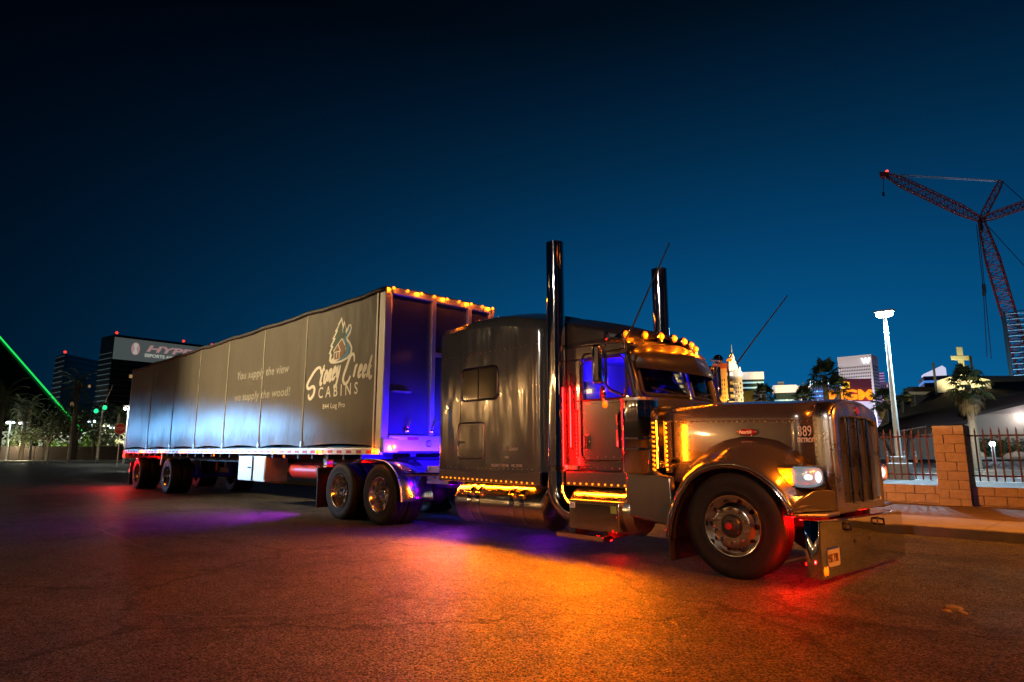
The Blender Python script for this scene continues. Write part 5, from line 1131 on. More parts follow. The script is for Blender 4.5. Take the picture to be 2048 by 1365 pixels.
cone_s = B().lathe([(0.088, 0.5), (0.078, 0.66)], axis='z', n=12).lathe([(0.073, 0.76), (0.064, 0.92)], axis='z', n=12).mesh('stripe'); cone_s.materials.append(M['tape_white'])
cone_f = B().box(-0.2, 0.2, -0.2, 0.2, 0, 0.04).mesh('base'); cone_f.materials.append(M['black'])
for u, v, lb in ((1775, 922, 'slim orange and white traffic cone beside the grille, by the slanting yucca'), (1809, 918, 'slim orange and white traffic cone behind the lamp pole'), (1832, 922, 'slim orange and white traffic cone between lamp pole and block pillar')):
    q = S(u, v, 58); c = root('traffic_cone', lb, 'traffic cone', (q.x, q.y, lotz(q.y) + 0.006), 0, 'traffic cones in the church lot')
    put('body', cone_b, None, c); put('stripe', cone_s, None, c); put('base', cone_f, None, c)
for i, (u, lean, lb) in enumerate(((1790, -0.55, 'leaning yucca tree with tufted heads in front of the stucco wall, beside the cone'), (1813, 0.25, 'upright yucca tree behind the lamp pole'))):
    q = S(u, 915, 66.5); y = root('yucca_tree', lb, 'yucca', (q.x, q.y, gz - 0.05), 0, 'yuccas by the church'); rnd = random.Random(60 + i)
    P = [Vector((0, 0, 0)), RT * lean * 1.2 + Vector((0, 0, 1.3)), RT * lean * 2.1 + Vector((0, 0, 2.3))]; put('trunk', B().tube(P, [0.17, 0.14, 0.11], 8), M['trunk'], y)
    b = B()
    for hd3 in (P[2], P[1] + RT * 0.45 + Vector((0, 0, 0.6))):
        for k in range(70):
            d = Vector((rnd.gauss(0, 1), rnd.gauss(0, 1), rnd.gauss(0.35, 0.9))).normalized(); w = d.cross(Vector((0.3, 0.2, 1))).normalized() * 0.045; b.add([hd3 + w, hd3 - w, hd3 + d * rnd.uniform(.45, .7)], [(0, 1, 2)])
    put('crown', b, M['frond'], y, smooth=0, fix=False)
for i, (u, s_) in enumerate(((1958, 0.45), (2022, 0.4), (2038, 0.5))):
    q = S(u, 914, 66.6); b = B().sphere((0, 0, s_ * 0.4), s_, 9, 6, (1.2, 0.9, 0.8))
    for v_ in b.v: v_ += Vector((1, 1, 0.5)) * 0.12 * mnoise.noise(v_ * 2.5 + Vector((i * 7, 0, 0)))
    tag(put('boulder', b, mat('boulder_rock', (0.4, 0.28, 0.2), 0.9, bump=0.05, bscale=3) if i == 0 else bpy.data.materials['boulder_rock'], None, (q.x, q.y, gz - 0.02)), ('tan landscaping boulder beside the palm trunk', 'tan landscaping boulder past the bollard lamp', 'tan landscaping boulder under the church wall lamp')[i], 'boulder', 'boulders by the church')

# ================================================================ hotels of the skyline
UPV = Vector((0, 0, 1))
def hotel(name, label, uL, uR, vT, d, depth, rot, wall_m, group='hotels on the skyline', vB=905):
    """upright block whose near face spans uL..uR at distance d; rot turns the face about its middle"""
    a, b = S(uL, vT, d), S(uR, vT, d); top = S((uL + uR) / 2, vT, d).z; c = (a + b) / 2; w = (b - a); w.z = 0; W_ = w.length / math.cos(rot)
    o = root(name, label, 'building', (c.x, c.y, 0), math.atan2(w.y, w.x) + rot, group)
    put('wall', B().box(-W_ / 2, W_ / 2, 0, depth, -1, top), wall_m, o, smooth=0)
    return o, W_, top, depth
def windows(o, x0, x1, z0, z1, nx, nz, m_, fx=0.55, fz=0.5, y=-0.15, name='windows', skip=None, dep=0.4, side=None):
    b = B(); dx = (x1 - x0) / nx; dz = (z1 - z0) / nz
    for i in range(nx):
        for k in range(nz):
            if skip and skip(i, k): continue
            cx, cz = x0 + (i + .5) * dx, z0 + (k + .5) * dz
            if side is None: b.box(cx - dx * fx / 2, cx + dx * fx / 2, y, y + dep, cz - dz * fz / 2, cz + dz * fz / 2)
            else: b.box(side - 0.15, side + 0.15, cx - dx * fx / 2, cx + dx * fx / 2, cz - dz * fz / 2, cz + dz * fz / 2)
    return kind(put(name, b, m_, o, smooth=0, fix=False), 'stuff')
def bands(o, x0, x1, z0, z1, n, m_, f=0.35, y=-0.3, dep=0.5, name='floor_bands', depth=None):
    b = B(); dz = (z1 - z0) / n
    for k in range(n):
        z = z0 + (k + .5) * dz; b.box(x0, x1, y, y + dep, z - dz * f / 2, z + dz * f / 2)
        if depth: b.box(x0 - 0.3, x0 + 0.2, 0.3, depth, z - dz * f / 2, z + dz * f / 2); b.box(x1 - 0.2, x1 + 0.3, 0.3, depth, z - dz * f / 2, z + dz * f / 2)
    return kind(put(name, b, m_, o, smooth=0, fix=False), 'stuff')
def wash(o, W_, top, col, watts, z0=10, dist=18, n=2):
    """facade floodlights on the ground in front of a hotel"""
    for i in range(n):
        x = -W_ / 2 + W_ * (i + .5) / n; spot('facade_flood_light', (x, -dist, z0), (x, 0, top * 0.55), col, watts, o, 150, 0.5, 1.0)
win_dark = mat('dark_window_glass', (0.015, 0.02, 0.03), 0.1); win_lit = lamp_mat('lit_window', (1.0, 0.72, 0.3), 1.2); win_cool = lamp_mat('cool_lit_window', (0.45, 0.85, 1.0), 0.55); win_blue = lamp_mat('blue_lit_window', (0.1, 0.35, 1.0), 0.6)
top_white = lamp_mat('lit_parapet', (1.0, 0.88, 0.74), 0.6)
rnd = random.Random(11)
wm_y = mat('yellow_facade', (0.6, 0.45, 0.18), 0.8); wm_o = mat('orange_facade', (0.65, 0.36, 0.12), 0.8); wm_w = mat('pale_facade', (0.55, 0.5, 0.45), 0.8); wm_g = mat('green_glass_facade', (0.05, 0.1, 0.1), 0.25)
wm_l = mat('white_facade', (0.6, 0.58, 0.62), 0.8); wm_d = mat('dark_facade', (0.02, 0.022, 0.026), 0.35)
h, w, t, dp = hotel('hotel_building', 'orange-lit hotel tower with a red cornice beside the sun visor', 1428, 1453, 738, 420, 25, 0.0, wm_o)
windows(h, -w / 2 + 1, w / 2 - 1, 8, t - 6, 4, 14, win_dark, 0.4, 0.45); put('cornice', B().box(-w / 2 - 0.8, w / 2 + 0.8, -0.8, dp + 0.8, t, t + 3.4), mat('red_cornice', (0.5, 0.08, 0.03), 0.7), h); wash(h, w, t, (1.0, 0.55, 0.12), 75000)
h, w, t, dp = hotel('hotel_building', 'pale yellow hotel wing seen through and beside the truck windshield', 1225, 1424, 736, 400, 25, 0.0, wm_y)
bands(h, -w / 2 + 1, w / 2 - 1, 6, t - 2, 13, win_dark, 0.4, -0.2); windows(h, -w / 2 + 2, w / 2 - 2, 6, t - 2, 22, 13, win_lit, 0.5, 0.3, -0.35, 'lit_windows', lambda i, k: rnd.random() < 0.55); wash(h, w, t, (1.0, 0.8, 0.35), 80000, n=4)
h, w, t, dp = hotel('hotel_building', 'narrow yellow block with dark floor bands behind the far mirror', 1452, 1466, 764, 430, 20, 0.0, wm_y); bands(h, -w / 2, w / 2, 6, t - 1, 9, win_dark, 0.4); wash(h, w, t, (1.0, 0.7, 0.2), 16000, n=1)
# spire tower
h, w, t, dp = hotel('spire_tower', 'pale tower topped by a white lit art-deco spire', 1449, 1484, 752, 440, 12, 0.0, wm_w)
windows(h, -w / 2 + 0.5, w / 2 - 0.5, 6, t - 4, 7, 15, win_dark, 0.45, 0.5); windows(h, -w / 2 + 0.5, w / 2 - 0.5, 6, t - 4, 7, 15, win_lit, 0.4, 0.35, -0.3, 'lit_windows', lambda i, k: rnd.random() < 0.6)
wash(h, w, t, (1.0, 0.72, 0.5), 42000, n=2)
zt = [S(1465, v, 440).z for v in (752, 741, 733, 725, 715, 703, 687)]
wl = [w * 0.40, w * 0.36, w * 0.27, w * 0.20, w * 0.12, w * 0.045, 0.08]
put('stepped_crown', B().box(-w * 0.45, w * 0.45, 0, dp, t, zt[1]), wm_w, h)
spm = mat('spire_metal', (0.75, 0.7, 0.6), 0.4)
sp_b = B().loft([[(-a, 6 - a, z), (a, 6 - a, z), (a, 6 + a, z), (-a, 6 + a, z)] for a, z in zip(wl[1:], zt[1:])], True, True); spo = put('spire', sp_b, spm, h, smooth=0)
ll = B()
for k in range(1, 5):
    z0, z1, a0 = zt[k], zt[k + 1], wl[k]; nt_ = max(1, 5 - k)
    for i in range(nt_):
        x0 = -a0 + 2 * a0 * i / nt_; x1 = -a0 + 2 * a0 * (i + 1) / nt_; xm = (x0 + x1) / 2; f = wl[k + 1] / a0
        ll.tube([(x0, 6 - a0 - 0.3, z0), (xm * f, 6 - wl[k + 1] - 0.3, z1)], 0.22, 4).tube([(xm * f, 6 - wl[k + 1] - 0.3, z1), (x1, 6 - a0 - 0.3, z0)], 0.22, 4)
kind(put('spire_lights', ll, lamp_mat('spire_light', (1.0, 0.85, 0.5), 2.0), spo, smooth=0, fix=False), 'stuff')
for x in (-14, 14): spot('spire_flood_light', (x, -14, t + 1), (0, 6, zt[4]), (1.0, 0.95, 0.8), 26000, h, 70, 0.5, 0.6)
for x, hh in ((-w * 0.38, 4), (-w * 0.1, 5), (w * 0.4, 6)): put('corner_turret', B().loft([[(x - 1.2, -0.5, t), (x + 1.2, -0.5, t), (x + 1.2, 1.9, t), (x - 1.2, 1.9, t)], [(x - 0.1, 0.6, t + hh), (x + 0.1, 0.6, t + hh), (x + 0.1, 0.8, t + hh), (x - 0.1, 0.8, t + hh)]], True, True), top_white, h, smooth=0)
# glass slab with white top
h, w, t, dp = hotel('hotel_building', 'green glass hotel slab with a bright white top storey beside the spire tower', 1482, 1526, 746, 460, 20, 0.10, wm_g)
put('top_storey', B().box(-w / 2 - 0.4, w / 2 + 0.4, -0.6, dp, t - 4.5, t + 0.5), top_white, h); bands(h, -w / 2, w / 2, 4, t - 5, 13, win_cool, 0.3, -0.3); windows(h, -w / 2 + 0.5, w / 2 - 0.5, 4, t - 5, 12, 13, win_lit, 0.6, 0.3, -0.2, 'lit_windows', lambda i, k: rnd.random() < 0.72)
h, w, t, dp = hotel('hotel_annex', 'small plain yellow block below the green glass slab', 1487, 1508, 782, 300, 15, 0.0, wm_y); wash(h, w, t, (1.0, 0.75, 0.25), 7000, 4, 10, 1)
h, w, t, dp = hotel('hotel_annex', 'small plain white block between the yellow block and a palm', 1507, 1532, 781, 310, 15, 0.0, wm_l); wash(h, w, t, (0.9, 0.8, 1.0), 5000, 4, 10, 1)
h, w, t, dp = hotel('hotel_building', 'wide glass resort building with a long bright white parapet', 1547, 1622, 772, 480, 20, 0.06, wm_g)
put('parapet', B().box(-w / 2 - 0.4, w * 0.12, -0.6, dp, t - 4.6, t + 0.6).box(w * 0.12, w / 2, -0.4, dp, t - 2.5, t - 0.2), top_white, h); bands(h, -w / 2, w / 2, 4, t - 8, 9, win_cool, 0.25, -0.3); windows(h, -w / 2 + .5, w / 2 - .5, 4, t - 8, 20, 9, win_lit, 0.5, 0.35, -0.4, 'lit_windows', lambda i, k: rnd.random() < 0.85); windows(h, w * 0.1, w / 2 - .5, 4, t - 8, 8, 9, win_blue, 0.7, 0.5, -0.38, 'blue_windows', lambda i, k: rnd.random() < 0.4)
put('roof_plant', B().box(-w * 0.38, -w * 0.2, 4, 10, t + 0.6, t + 3.4).box(w * 0.3, w * 0.34, 4, 8, t, t + 2.4), wm_w, h)
h, w, t, dp = hotel('hotel_building', 'blue-lit tower half hidden by the palm pair', 1620, 1668, 770, 520, 25, -0.1, mat('blue_facade', (0.1, 0.13, 0.25), 0.5)); bands(h, -w / 2, w / 2, 4, t - 3, 12, win_blue, 0.2, -0.3); windows(h, -w / 2, w / 2, 6, t - 3, 9, 12, win_cool, 0.4, 0.3, -0.4, 'lit_windows', lambda i, k: rnd.random() < 0.7); wash(h, w, t, (0.4, 0.5, 1.0), 15000, n=1)
put('rooftop_sign', B().box(-w / 2, -w * 0.25, -0.5, 0.2, t, t + 3.2).box(0, w * 0.35, -0.5, 0.2, t + 0.2, t + 2.6), lamp_mat('rooftop_sign_glow', (0.6, 0.85, 1.0), 2.0), h)
# tall white gridded tower
h, w, t, dp = hotel('hotel_tower', 'tall pale gridded hotel tower with a W sign on its top', 1674, 1742, 712, 500, 16, -0.26, wm_l)
windows(h, -w / 2 + 1, w / 2 - 1, 6, t - 7, 18, 24, win_dark, 0.5, 0.5); windows(h, 1, dp - 1, 6, t - 7, 5, 24, win_dark, 0.5, 0.5, side=w / 2, name='side_windows'); wash(h, w, t, (0.68, 0.74, 1.0), 60000, 6, 24, 3); spot('facade_flood_light', (w / 2 + 22, 8, 6), (w / 2, 8, t * .55), (0.7, 0.6, 1.0), 40000, h, 150, .5, 1.0)
wsg = text_mesh('W', 5.0, 0, 0.15, depth=0.2); wsg.materials.clear(); wsg.materials.append(lamp_mat('tower_sign_glow', (0.9, 0.95, 1.0), 2.5)); put('tower_sign', wsg, None, h, (w * 0.22, -0.5, t - 5.8), (R(90), 0, 0))
windows(h, w * 0.1, w * 0.34, t * 0.62, t * 0.66, 3, 1, win_lit, 0.9, 0.9, -0.4, 'lit_windows')
h, w, t, dp = hotel('hotel_tower', 'purple-lit stepped tower behind the sign and the pale tower', 1748, 1781, 765, 540, 25, 0.1, mat('purple_facade', (0.4, 0.32, 0.42), 0.8)); put('upper_step', B().box(-w / 2 + 1, w * 0.2, 3, dp - 3, t, t + 8), bpy.data.materials['purple_facade'], h); bands(h, -w / 2 + 1, w * 0.2, t, t + 8, 4, lamp_mat('pink_light', (0.8, 0.5, 1.0), 0.6), 0.2, 2.6); windows(h, -w / 2 + .5, w / 2 - .5, 4, t - 1, 8, 14, win_dark, 0.5, 0.5); windows(h, -w / 2 + .5, w / 2 - .5, 4, t - 1, 8, 14, lamp_mat('rose_window', (1.0, 0.55, 0.6), 0.8), 0.5, 0.4, -0.3, 'lit_windows', lambda i, k: rnd.random() < 0.8); wash(h, w, t, (0.8, 0.6, 1.0), 13000, n=1)
h, w, t, dp = hotel('hotel_building', 'blue-lit building with a sloping bright crown behind the church mast', 1847, 1902, 752, 420, 25, 0.12, mat('night_blue_facade', (0.03, 0.05, 0.13), 0.3)); bands(h, -w / 2, w / 2, 4, t - 1, 9, win_blue, 0.3, -0.3, depth=dp); windows(h, -w * 0.4, -w * 0.1, t * 0.5, t * 0.8, 2, 2, win_lit, 0.8, 0.5, -0.5, 'lit_windows', lambda i, k: i != k)
put('sloped_crown', B().slab([(-w / 2, -0.6, t), (w / 2 - 2, -0.6, t), (w / 2 - 2, -0.6, t + 4.0), (w * 0.22, -0.6, t + 5.5), (-w / 2, -0.6, t + 1.2)], (0, 10, 0)), lamp_mat('crown_glow', (0.75, 0.75, 1.0), 0.8), h)
h, w, t, dp = hotel('dark_building', 'dark low building left unlit behind the church dormers', 1786, 1850, 790, 200, 20, 0.15, wm_d); bands(h, -w / 2, w / 2, 4, t, 5, mat('dim_band', (0.12, 0.12, 0.14), 0.6), 0.2)
# glowing casino sign
q = S(1718, 905, 330); tz = S(1718, 757, 330).z; gsn = root('casino_sign', 'roadside sign board with glowing orange MGM letters and a gold square emblem', 'sign', (q.x, q.y, 0), math.atan2(RT.y, RT.x))
zl0, zl1 = S(1718, 800, 330).z, S(1718, 780, 330).z; ux = 330 / 1289 * 1.12
put('sign_board', B().box(-14 * ux * 1.0, 30 * ux, 0, 2.0, zl0 - 1.2, tz), mat('sign_board', (0.25, 0.12, 0.2), 0.6, emit=(0.5, 0.1, 0.2), estr=0.12), gsn); put('pylon', B().box(-4, 4, 0.3, 1.7, 0, zl0 - 1.2), wm_l, gsn)
mgm = text_mesh('MGM', 1.0, 0.0, 0.03, depth=0.05); xs = [v.co.x for v in mgm.vertices]; a, b_ = min(xs), max(xs)
for v in mgm.vertices: v.co.x = -40 * ux + (v.co.x - a) / (b_ - a) * 68 * ux; v.co.y *= (zl1 - zl0) / 0.72; v.co.z *= 6
mgm.materials.clear(); mgm.materials.append(lamp_mat('sign_letter_glow', (1.0, 0.27, 0.01), 1.7)); put('sign_letters', mgm, None, gsn, (0, -0.6, zl0 + 0.2), (R(90), 0, 0))
e0, e1 = S(1718, 778, 330).z, S(1718, 763.5, 330).z; sq = (e1 - e0) / 2; ec = (e0 + e1) / 2
ebk = put('emblem', B().box(-12 * ux - sq, -12 * ux + sq, -0.5, -0.05, e0, e1), lamp_mat('emblem_gold', (1.0, 0.5, 0.03), 1.3), gsn)
put('emblem_ring', B().lathe([(sq * 0.75, -0.55), (sq * 0.75, -0.75), (sq * 0.5, -0.75), (sq * 0.5, -0.55)], c=(-12 * ux, 0, ec), axis='y', n=20), mat('emblem_dark', (0.3, 0.06, 0.01), 0.6), ebk)
put('led_screen', B().box(-10, 8, -0.3, 0, S(1718, 850, 330).z, S(1718, 803, 330).z), lamp_mat('led_screen_glow', (0.75, 0.7, 1.0), 0.9), gsn)

# ================================================================ lattice crane
M['crane_red'] = mat('crane_red', (0.22, 0.03, 0.03), 0.5); M['pendant'] = mat('pendant_steel', (0.7, 0.65, 0.85), 0.4); M['cable'] = mat('cable', (0.02, 0.02, 0.025), 0.6); M['crane_dark'] = mat('crane_dark', (0.03, 0.04, 0.05), 0.6)
DC = 150.0
kb = S(1962, 440, DC); base_c = S(2085, 905, DC); CR = root('lattice_crane', 'tall red lattice boom crane with a raised jib beyond the church', 'crane', (base_c.x, base_c.y, 0)); oc = -Vector((base_c.x, base_c.y, 0))
def lattice(name, p0, p1, w0, w1, n, r, m_, wm=None):
    p0, p1 = Vector(p0), Vector(p1); ax = (p1 - p0).normalized(); s1 = ax.cross(away).normalized(); s2 = away; b = B(oc); st = []
    wm = wm or max(w0, w1)
    for k in range(n + 1):
        f = k / n; e = min(1, f * 5, (1 - f) * 5); ww = ((w0 + (w1 - w0) * f) * (1 - e) + wm * e) / 2; c = p0 + (p1 - p0) * f
        st.append([c + s1 * ww + s2 * ww, c - s1 * ww + s2 * ww, c - s1 * ww - s2 * ww, c + s1 * ww - s2 * ww])
    for q in range(4): b.tube([s_[q] for s_ in st], r, 4)
    for k in range(n):
        for q in range(4):
            a, c = st[k], st[k + 1]; b.tube([a[q], c[(q + 1) % 4]] if k % 2 else [a[(q + 1) % 4], c[q]], r * 0.6, 4)
            b.tube([a[q], a[(q + 1) % 4]], r * 0.5, 4)
    return put(name, b, m_, CR, smooth=0, fix=False)
lattice('main_boom', S(2085, 860, DC), kb, 1.2, 0.9, 34, 0.13, M['crane_red'], 2.2)
lattice('jib', kb, S(1772, 350, DC), 0.8, 0.7, 26, 0.11, M['crane_red'], 1.7)
lattice('mast', kb, S(2003, 362, DC), 0.7, 0.5, 9, 0.1, M['crane_red'], 1.0); lattice('rear_mast', kb, S(2090, 396, DC), 0.7, 0.6, 14, 0.1, M['crane_red'], 1.3)
cb_ = B(oc)
for p in ([S(1775, 348, DC), S(2003, 362, DC)], [S(1775, 351, DC), S(2003, 364, DC)]): put('pendant_line', B(oc).tube(p, 0.10, 5), M['pendant'], CR)
cb_ = B(oc)
for p in ([S(2003, 362, DC), S(2090, 440, DC)], [S(1953, 450, DC), S(1966, 572, DC)], [S(1957, 450, DC), S(1969, 572, DC)], [S(1967, 585, DC), S(1974, 715, DC)], [S(1970, 585, DC), S(1983, 718, DC)], [S(1978, 455, DC), S(2060, 545, DC)], [S(1767, 350, DC), S(1767, 388, DC)]): put('hoist_line', B(oc).tube(p, 0.07, 5), M['cable'], CR)
put('hook_block', B(oc).obox(S(1968, 577, DC), RT * 0.4, away * 0.3, UPV * 0.8).tube([S(1968, 584, DC), S(1968, 592, DC)], 0.3, 8), M['crane_dark'], CR); put('jib_hook', B(oc).obox(S(1767, 389, DC), RT * 0.25, away * 0.2, UPV * 0.4), M['alu'], CR)
put('jib_tip', B(oc).obox(S(1769, 351, DC), RT * 1.0, away * 0.8, UPV * 0.5), M['crane_red'], CR); bt = put('beacon', B(oc).sphere(S(1774, 343, DC), 0.28, 8, 6), M['red_led'], CR)
put('boom_plate', B(oc).obox(S(1963, 455, DC), RT * 0.25, away * 1.1, UPV * 0.9), M['alu'], CR)
put('crawler_base', B(oc).obox(S(2085, 885, DC), RT * 4, away * 4, UPV * 2.5).obox(Vector((base_c.x, base_c.y, 0.6)), RT * 5, away * 4.5, UPV * 0.6), M['crane_dark'], CR, bevel=0.1)
for (u, v, wt_) in ((1900, 900, 5000), (1990, 890, 6000)):
    q = S(u, v, 140); spot('crane_work_light', q + oc, S(1900, 420, DC) + oc, (0.75, 0.7, 1.0), wt_ * 1.5, CR, 60, 0.6, 0.5)
# scaffold tower at the edge of the site
sc_p = S(2036, 640, 130); SF = root('scaffold_tower', 'dark lattice tower with blue-white rungs beside the crane boom', 'tower', (sc_p.x, sc_p.y, 0)); of = -Vector((sc_p.x, sc_p.y, 0)); bF = B(of); bL = B(of)
zt_ = S(2034, 628, 130).z; hw_ = 2.3
for sx in (-1, 1):
    for sy in (-1, 1): bF.tube([Vector((sc_p.x, sc_p.y, 0)) + RT * hw_ * sx + away * hw_ * sy, Vector((sc_p.x, sc_p.y, zt_)) + RT * hw_ * sx + away * hw_ * sy], 0.17, 6)
nz = 26
for k in range(nz):
    z = zt_ * (k + .5) / nz; c = Vector((sc_p.x, sc_p.y, z)); bL.tube([c - RT * hw_ - away * hw_, c + RT * hw_ - away * hw_ + UPV * 0.3], 0.07, 4); bF.tube([c - RT * hw_ - away * hw_, c + RT * hw_ - away * hw_ + UPV * zt_ / nz], 0.08, 4); bF.tube([c + RT * hw_ + away * hw_, c - RT * hw_ + away * hw_ + UPV * zt_ / nz], 0.08, 4)
put('frame', bF, M['crane_dark'], SF, smooth=0, fix=False); put('rungs', bL, mat('rung_steel', (0.5, 0.6, 0.7), 0.5), SF, smooth=0, fix=False)
q = S(2000, 860, 118); spot('tower_work_light', q + of, S(2034, 700, 130) + of, (0.4, 0.75, 1.0), 16000, SF, 80, 0.6, 0.5)

# ================================================================ pyramid, dark towers and trees down the road
py_m = mat('pyramid_glass', (0.006, 0.006, 0.008), 0.25)
ax_c = S(-215, 905, 350); RTp = Vector((-0.52, -0.85, 0))
azr = (S(200, 905, 330) - S(-215, 905, 350)); azr.z = 0
PYR = root('glass_pyramid', 'huge black glass pyramid with a bright green light line along its edge', 'building', (ax_c.x, ax_c.y, 0))
ap = Vector((0, 0, S(-215, 497, 350).z)); c1 = azr; c2 = Vector((-azr.y, azr.x, 0)); cs = [c1, c2, -c1, -c2]
put('glass_face', B().add([*cs, ap], [(0, 1, 4), (1, 2, 4), (2, 3, 4), (3, 0, 4), (3, 2, 1, 0)]), py_m, PYR, smooth=0)
put('edge_light', B().tube([c1 * 1.003 + Vector((0, 0, 1.0)), ap + Vector((0, 0, 0.6))], 0.32, 8), lamp_mat('edge_green', (0.02, 1.0, 0.12), 0.9), PYR)
band_m = mat('tower_band', (0.3, 0.33, 0.34), 0.5); band_dim = mat('tower_band_dim', (0.10, 0.10, 0.10), 0.6)
def tower(label, uL, uC, uR, vT, d, sign=False):
    """tower seen at its corner: narrow bright end uL..uC, broad face uC..uR"""
    c, r = S(uC, vT, d), S(uR, vT, d * 1.06); w = r - c; w.z = 0; o = root('hotel_tower', label, 'building', (c.x, c.y, 0), math.atan2(w.y, w.x), 'dark twin hotel towers'); Wd = w.length; top = S(uC, vT, d).z
    e = S(uL, vT, d * 1.04) - c; e.z = 0; n = Vector((-w.y, w.x, 0)).normalized(); dep = e.dot(n)
    dep = max(12.0, abs(dep)) ; ex = e.length
    # local frame: x along the broad face, y into the building
    k = e.dot(w.normalized())
    P = [(0, 0), (Wd, 0), (Wd + k, dep), (k, dep)]
    put('wall', B().loft([[(x, y, -1) for x, y in P], [(x, y, top) for x, y in P]], True, True), wm_d, o, smooth=0)
    nf = 19; b1, b2 = B(), B()
    for i in range(nf):
        z = top * (i + 0.6) / nf * (0.86 if sign else 1.0); b1.slab([(-0.3, -0.2, z), (k - 0.3, dep, z), (k - 0.3, dep, z + 0.45), (-0.3, -0.2, z + 0.45)], (0.3, 0.05, 0)); b2.box(0.2, Wd, -0.25, 0.1, z, z + 0.28)
    kind(put('end_bands', b1, band_m, o, smooth=0, fix=False), 'stuff'); kind(put('floor_bands', b2, band_m if sign else band_dim, o, smooth=0, fix=False), 'stuff')
    rr = random.Random(uL)
    for i in range(16 if sign else 11):
        x = Wd * (rr.uniform(0.1, 0.7)); z = top * ((rr.randrange(2, 15) + 0.15) / nf); put('lit_window', B().box(x, x + rr.uniform(1.0, 2.4), -0.35, 0.0, z, z + 1.9), lamp_mat('tower_window', (1.0, 0.62, 0.25), 0.30) if 'tower_window' not in bpy.data.materials else bpy.data.materials['tower_window'], o)
    for f, hh in ((0.02, 1.5), (0.55, 1.5), (0.8, 1.5)) if sign else ((0.04, 1.5),):
        put('beacon', B().sphere((Wd * f, 1, top + 1.2), 0.8, 8, 6), lamp_mat('beacon_red', (1.0, 0.04, 0.02), 1.6) if 'beacon_red' not in bpy.data.materials else bpy.data.materials['beacon_red'], o)
    spot('facade_flood_light', (k * 0.5 - 30, dep * 0.5 + 5, 6), (k * 0.5, dep * 0.5, top * 0.6), (0.6, 0.85, 0.9), 16000, o, 120, 0.5, 1.0)
    return o, Wd, top
tower('shorter dark hotel tower with pale end bands, behind the green pyramid line', 112, 130, 207, 708, 430)
o, Wd, top = tower('taller dark hotel tower with a banner sign along its top, behind the trailer', 204, 229, 470, 669, 420, True)
bz = top * 0.79; bn = put('banner', B().box(0.3, Wd * 0.98, -0.5, -0.1, bz, top - 1.5), mat('banner_cloth', (0.25, 0.28, 0.28), 0.7, emit=(0.5, 0.6, 0.6), estr=0.11, var=0.2, vscale=0.12), o)
def sign_text(body, x0, x1, z, h, m_, sh=0.0, bold=0.02):
    me = text_mesh(body, 1.0, sh, bold, depth=0.1); xs = [v.co.x for v in me.vertices]; a, b_ = min(xs), max(xs)
    for v in me.vertices: v.co.x = x0 + (v.co.x - a) / (b_ - a) * (x1 - x0); v.co.y *= h / 0.72
    me.materials.clear(); me.materials.append(m_); return put('banner_lettering', me, None, bn, (0, -0.65, z), (R(90), 0, 0))
hs = top - 1.5 - bz
sign_text('HYPER', Wd * 0.25, Wd * 0.70, bz + hs * 0.50, hs * 0.30, mat('banner_pink', (0.6, 0.35, 0.36), 0.6, emit=(1.0, 0.55, 0.55), estr=0.32), 0.25, 0.03); sign_text('ESPORTS ARENA', Wd * 0.24, Wd * 0.54, bz + hs * 0.24, hs * 0.15, mat('banner_white', (0.7, 0.7, 0.65), 0.6, emit=(1, 1, 0.85), estr=0.34))
lgx = Wd * 0.165
put('banner_logo', B().slab([(lgx + hs * 0.30 * math.cos(R(a)) * .62, -0.56, bz + hs * .56 + hs * 0.30 * math.sin(R(a))) for a in range(0, 360, 30)], (0, 0.05, 0)), bpy.data.materials['banner_pink'], bn)
put('banner_logo_core', B().slab([(lgx - hs * .1, -0.62, bz + hs * .32), (lgx + hs * .1, -0.62, bz + hs * .32), (lgx + hs * .03, -0.62, bz + hs * .56), (lgx + hs * .1, -0.62, bz + hs * .8), (lgx - hs * .1, -0.62, bz + hs * .8), (lgx - hs * .03, -0.62, bz + hs * .56)], (0, 0.04, 0)), bpy.data.materials['banner_white'], bn)
# leafy trees
def tree(label, loc, h, rx, seed, n=2600):
    rnd = random.Random(seed); r = root('leafy_tree', label, 'tree', loc, 0, 'dark trees across the street'); tk = B().tube([(0, 0, 0), (0.1, 0, h * .3), (0.0, 0.1, h * .55)], [h * .035, h * .028, h * .015], 8); cl = []
    for k in range(11):
        a = k * 2.4; f = 0.45 + 0.5 * rnd.random(); e = Vector((math.cos(a) * rx * rnd.uniform(.3, .8), math.sin(a) * rx * rnd.uniform(.3, .8), h * f)); tk.tube([(0, 0, h * rnd.uniform(.3, .5)), tuple(e * 0.6 + Vector((0, 0, h * 0.2))), tuple(e)], [h * .014, h * .009, h * .004], 5); cl.append((e, rx * rnd.uniform(.3, .5)))
    put('trunk', tk, M['bark'], r); b = B()
    for i in range(n):
        c, s_ = cl[i % len(cl)]; p = c + Vector((rnd.gauss(0, .5), rnd.gauss(0, .5), rnd.gauss(0, .38))) * s_; l = h * rnd.uniform(.012, .026); u = Vector((rnd.gauss(0, 1), rnd.gauss(0, 1), rnd.gauss(0, .6))).normalized(); w = u.cross(Vector((rnd.gauss(0, 1), rnd.gauss(0, 1), 1))).normalized()
        b.add([p - u * l, p + w * l * .6, p + u * l, p - w * l * .6], [(0, 1, 2, 3)])
    put('crown', b, M['leaf'], r, smooth=0, fix=False); return r
def gxy(u, d): q = S(u, 905, d); return (q.x, q.y, 0)
def hgt(u, v, d): return S(u, v, d).z
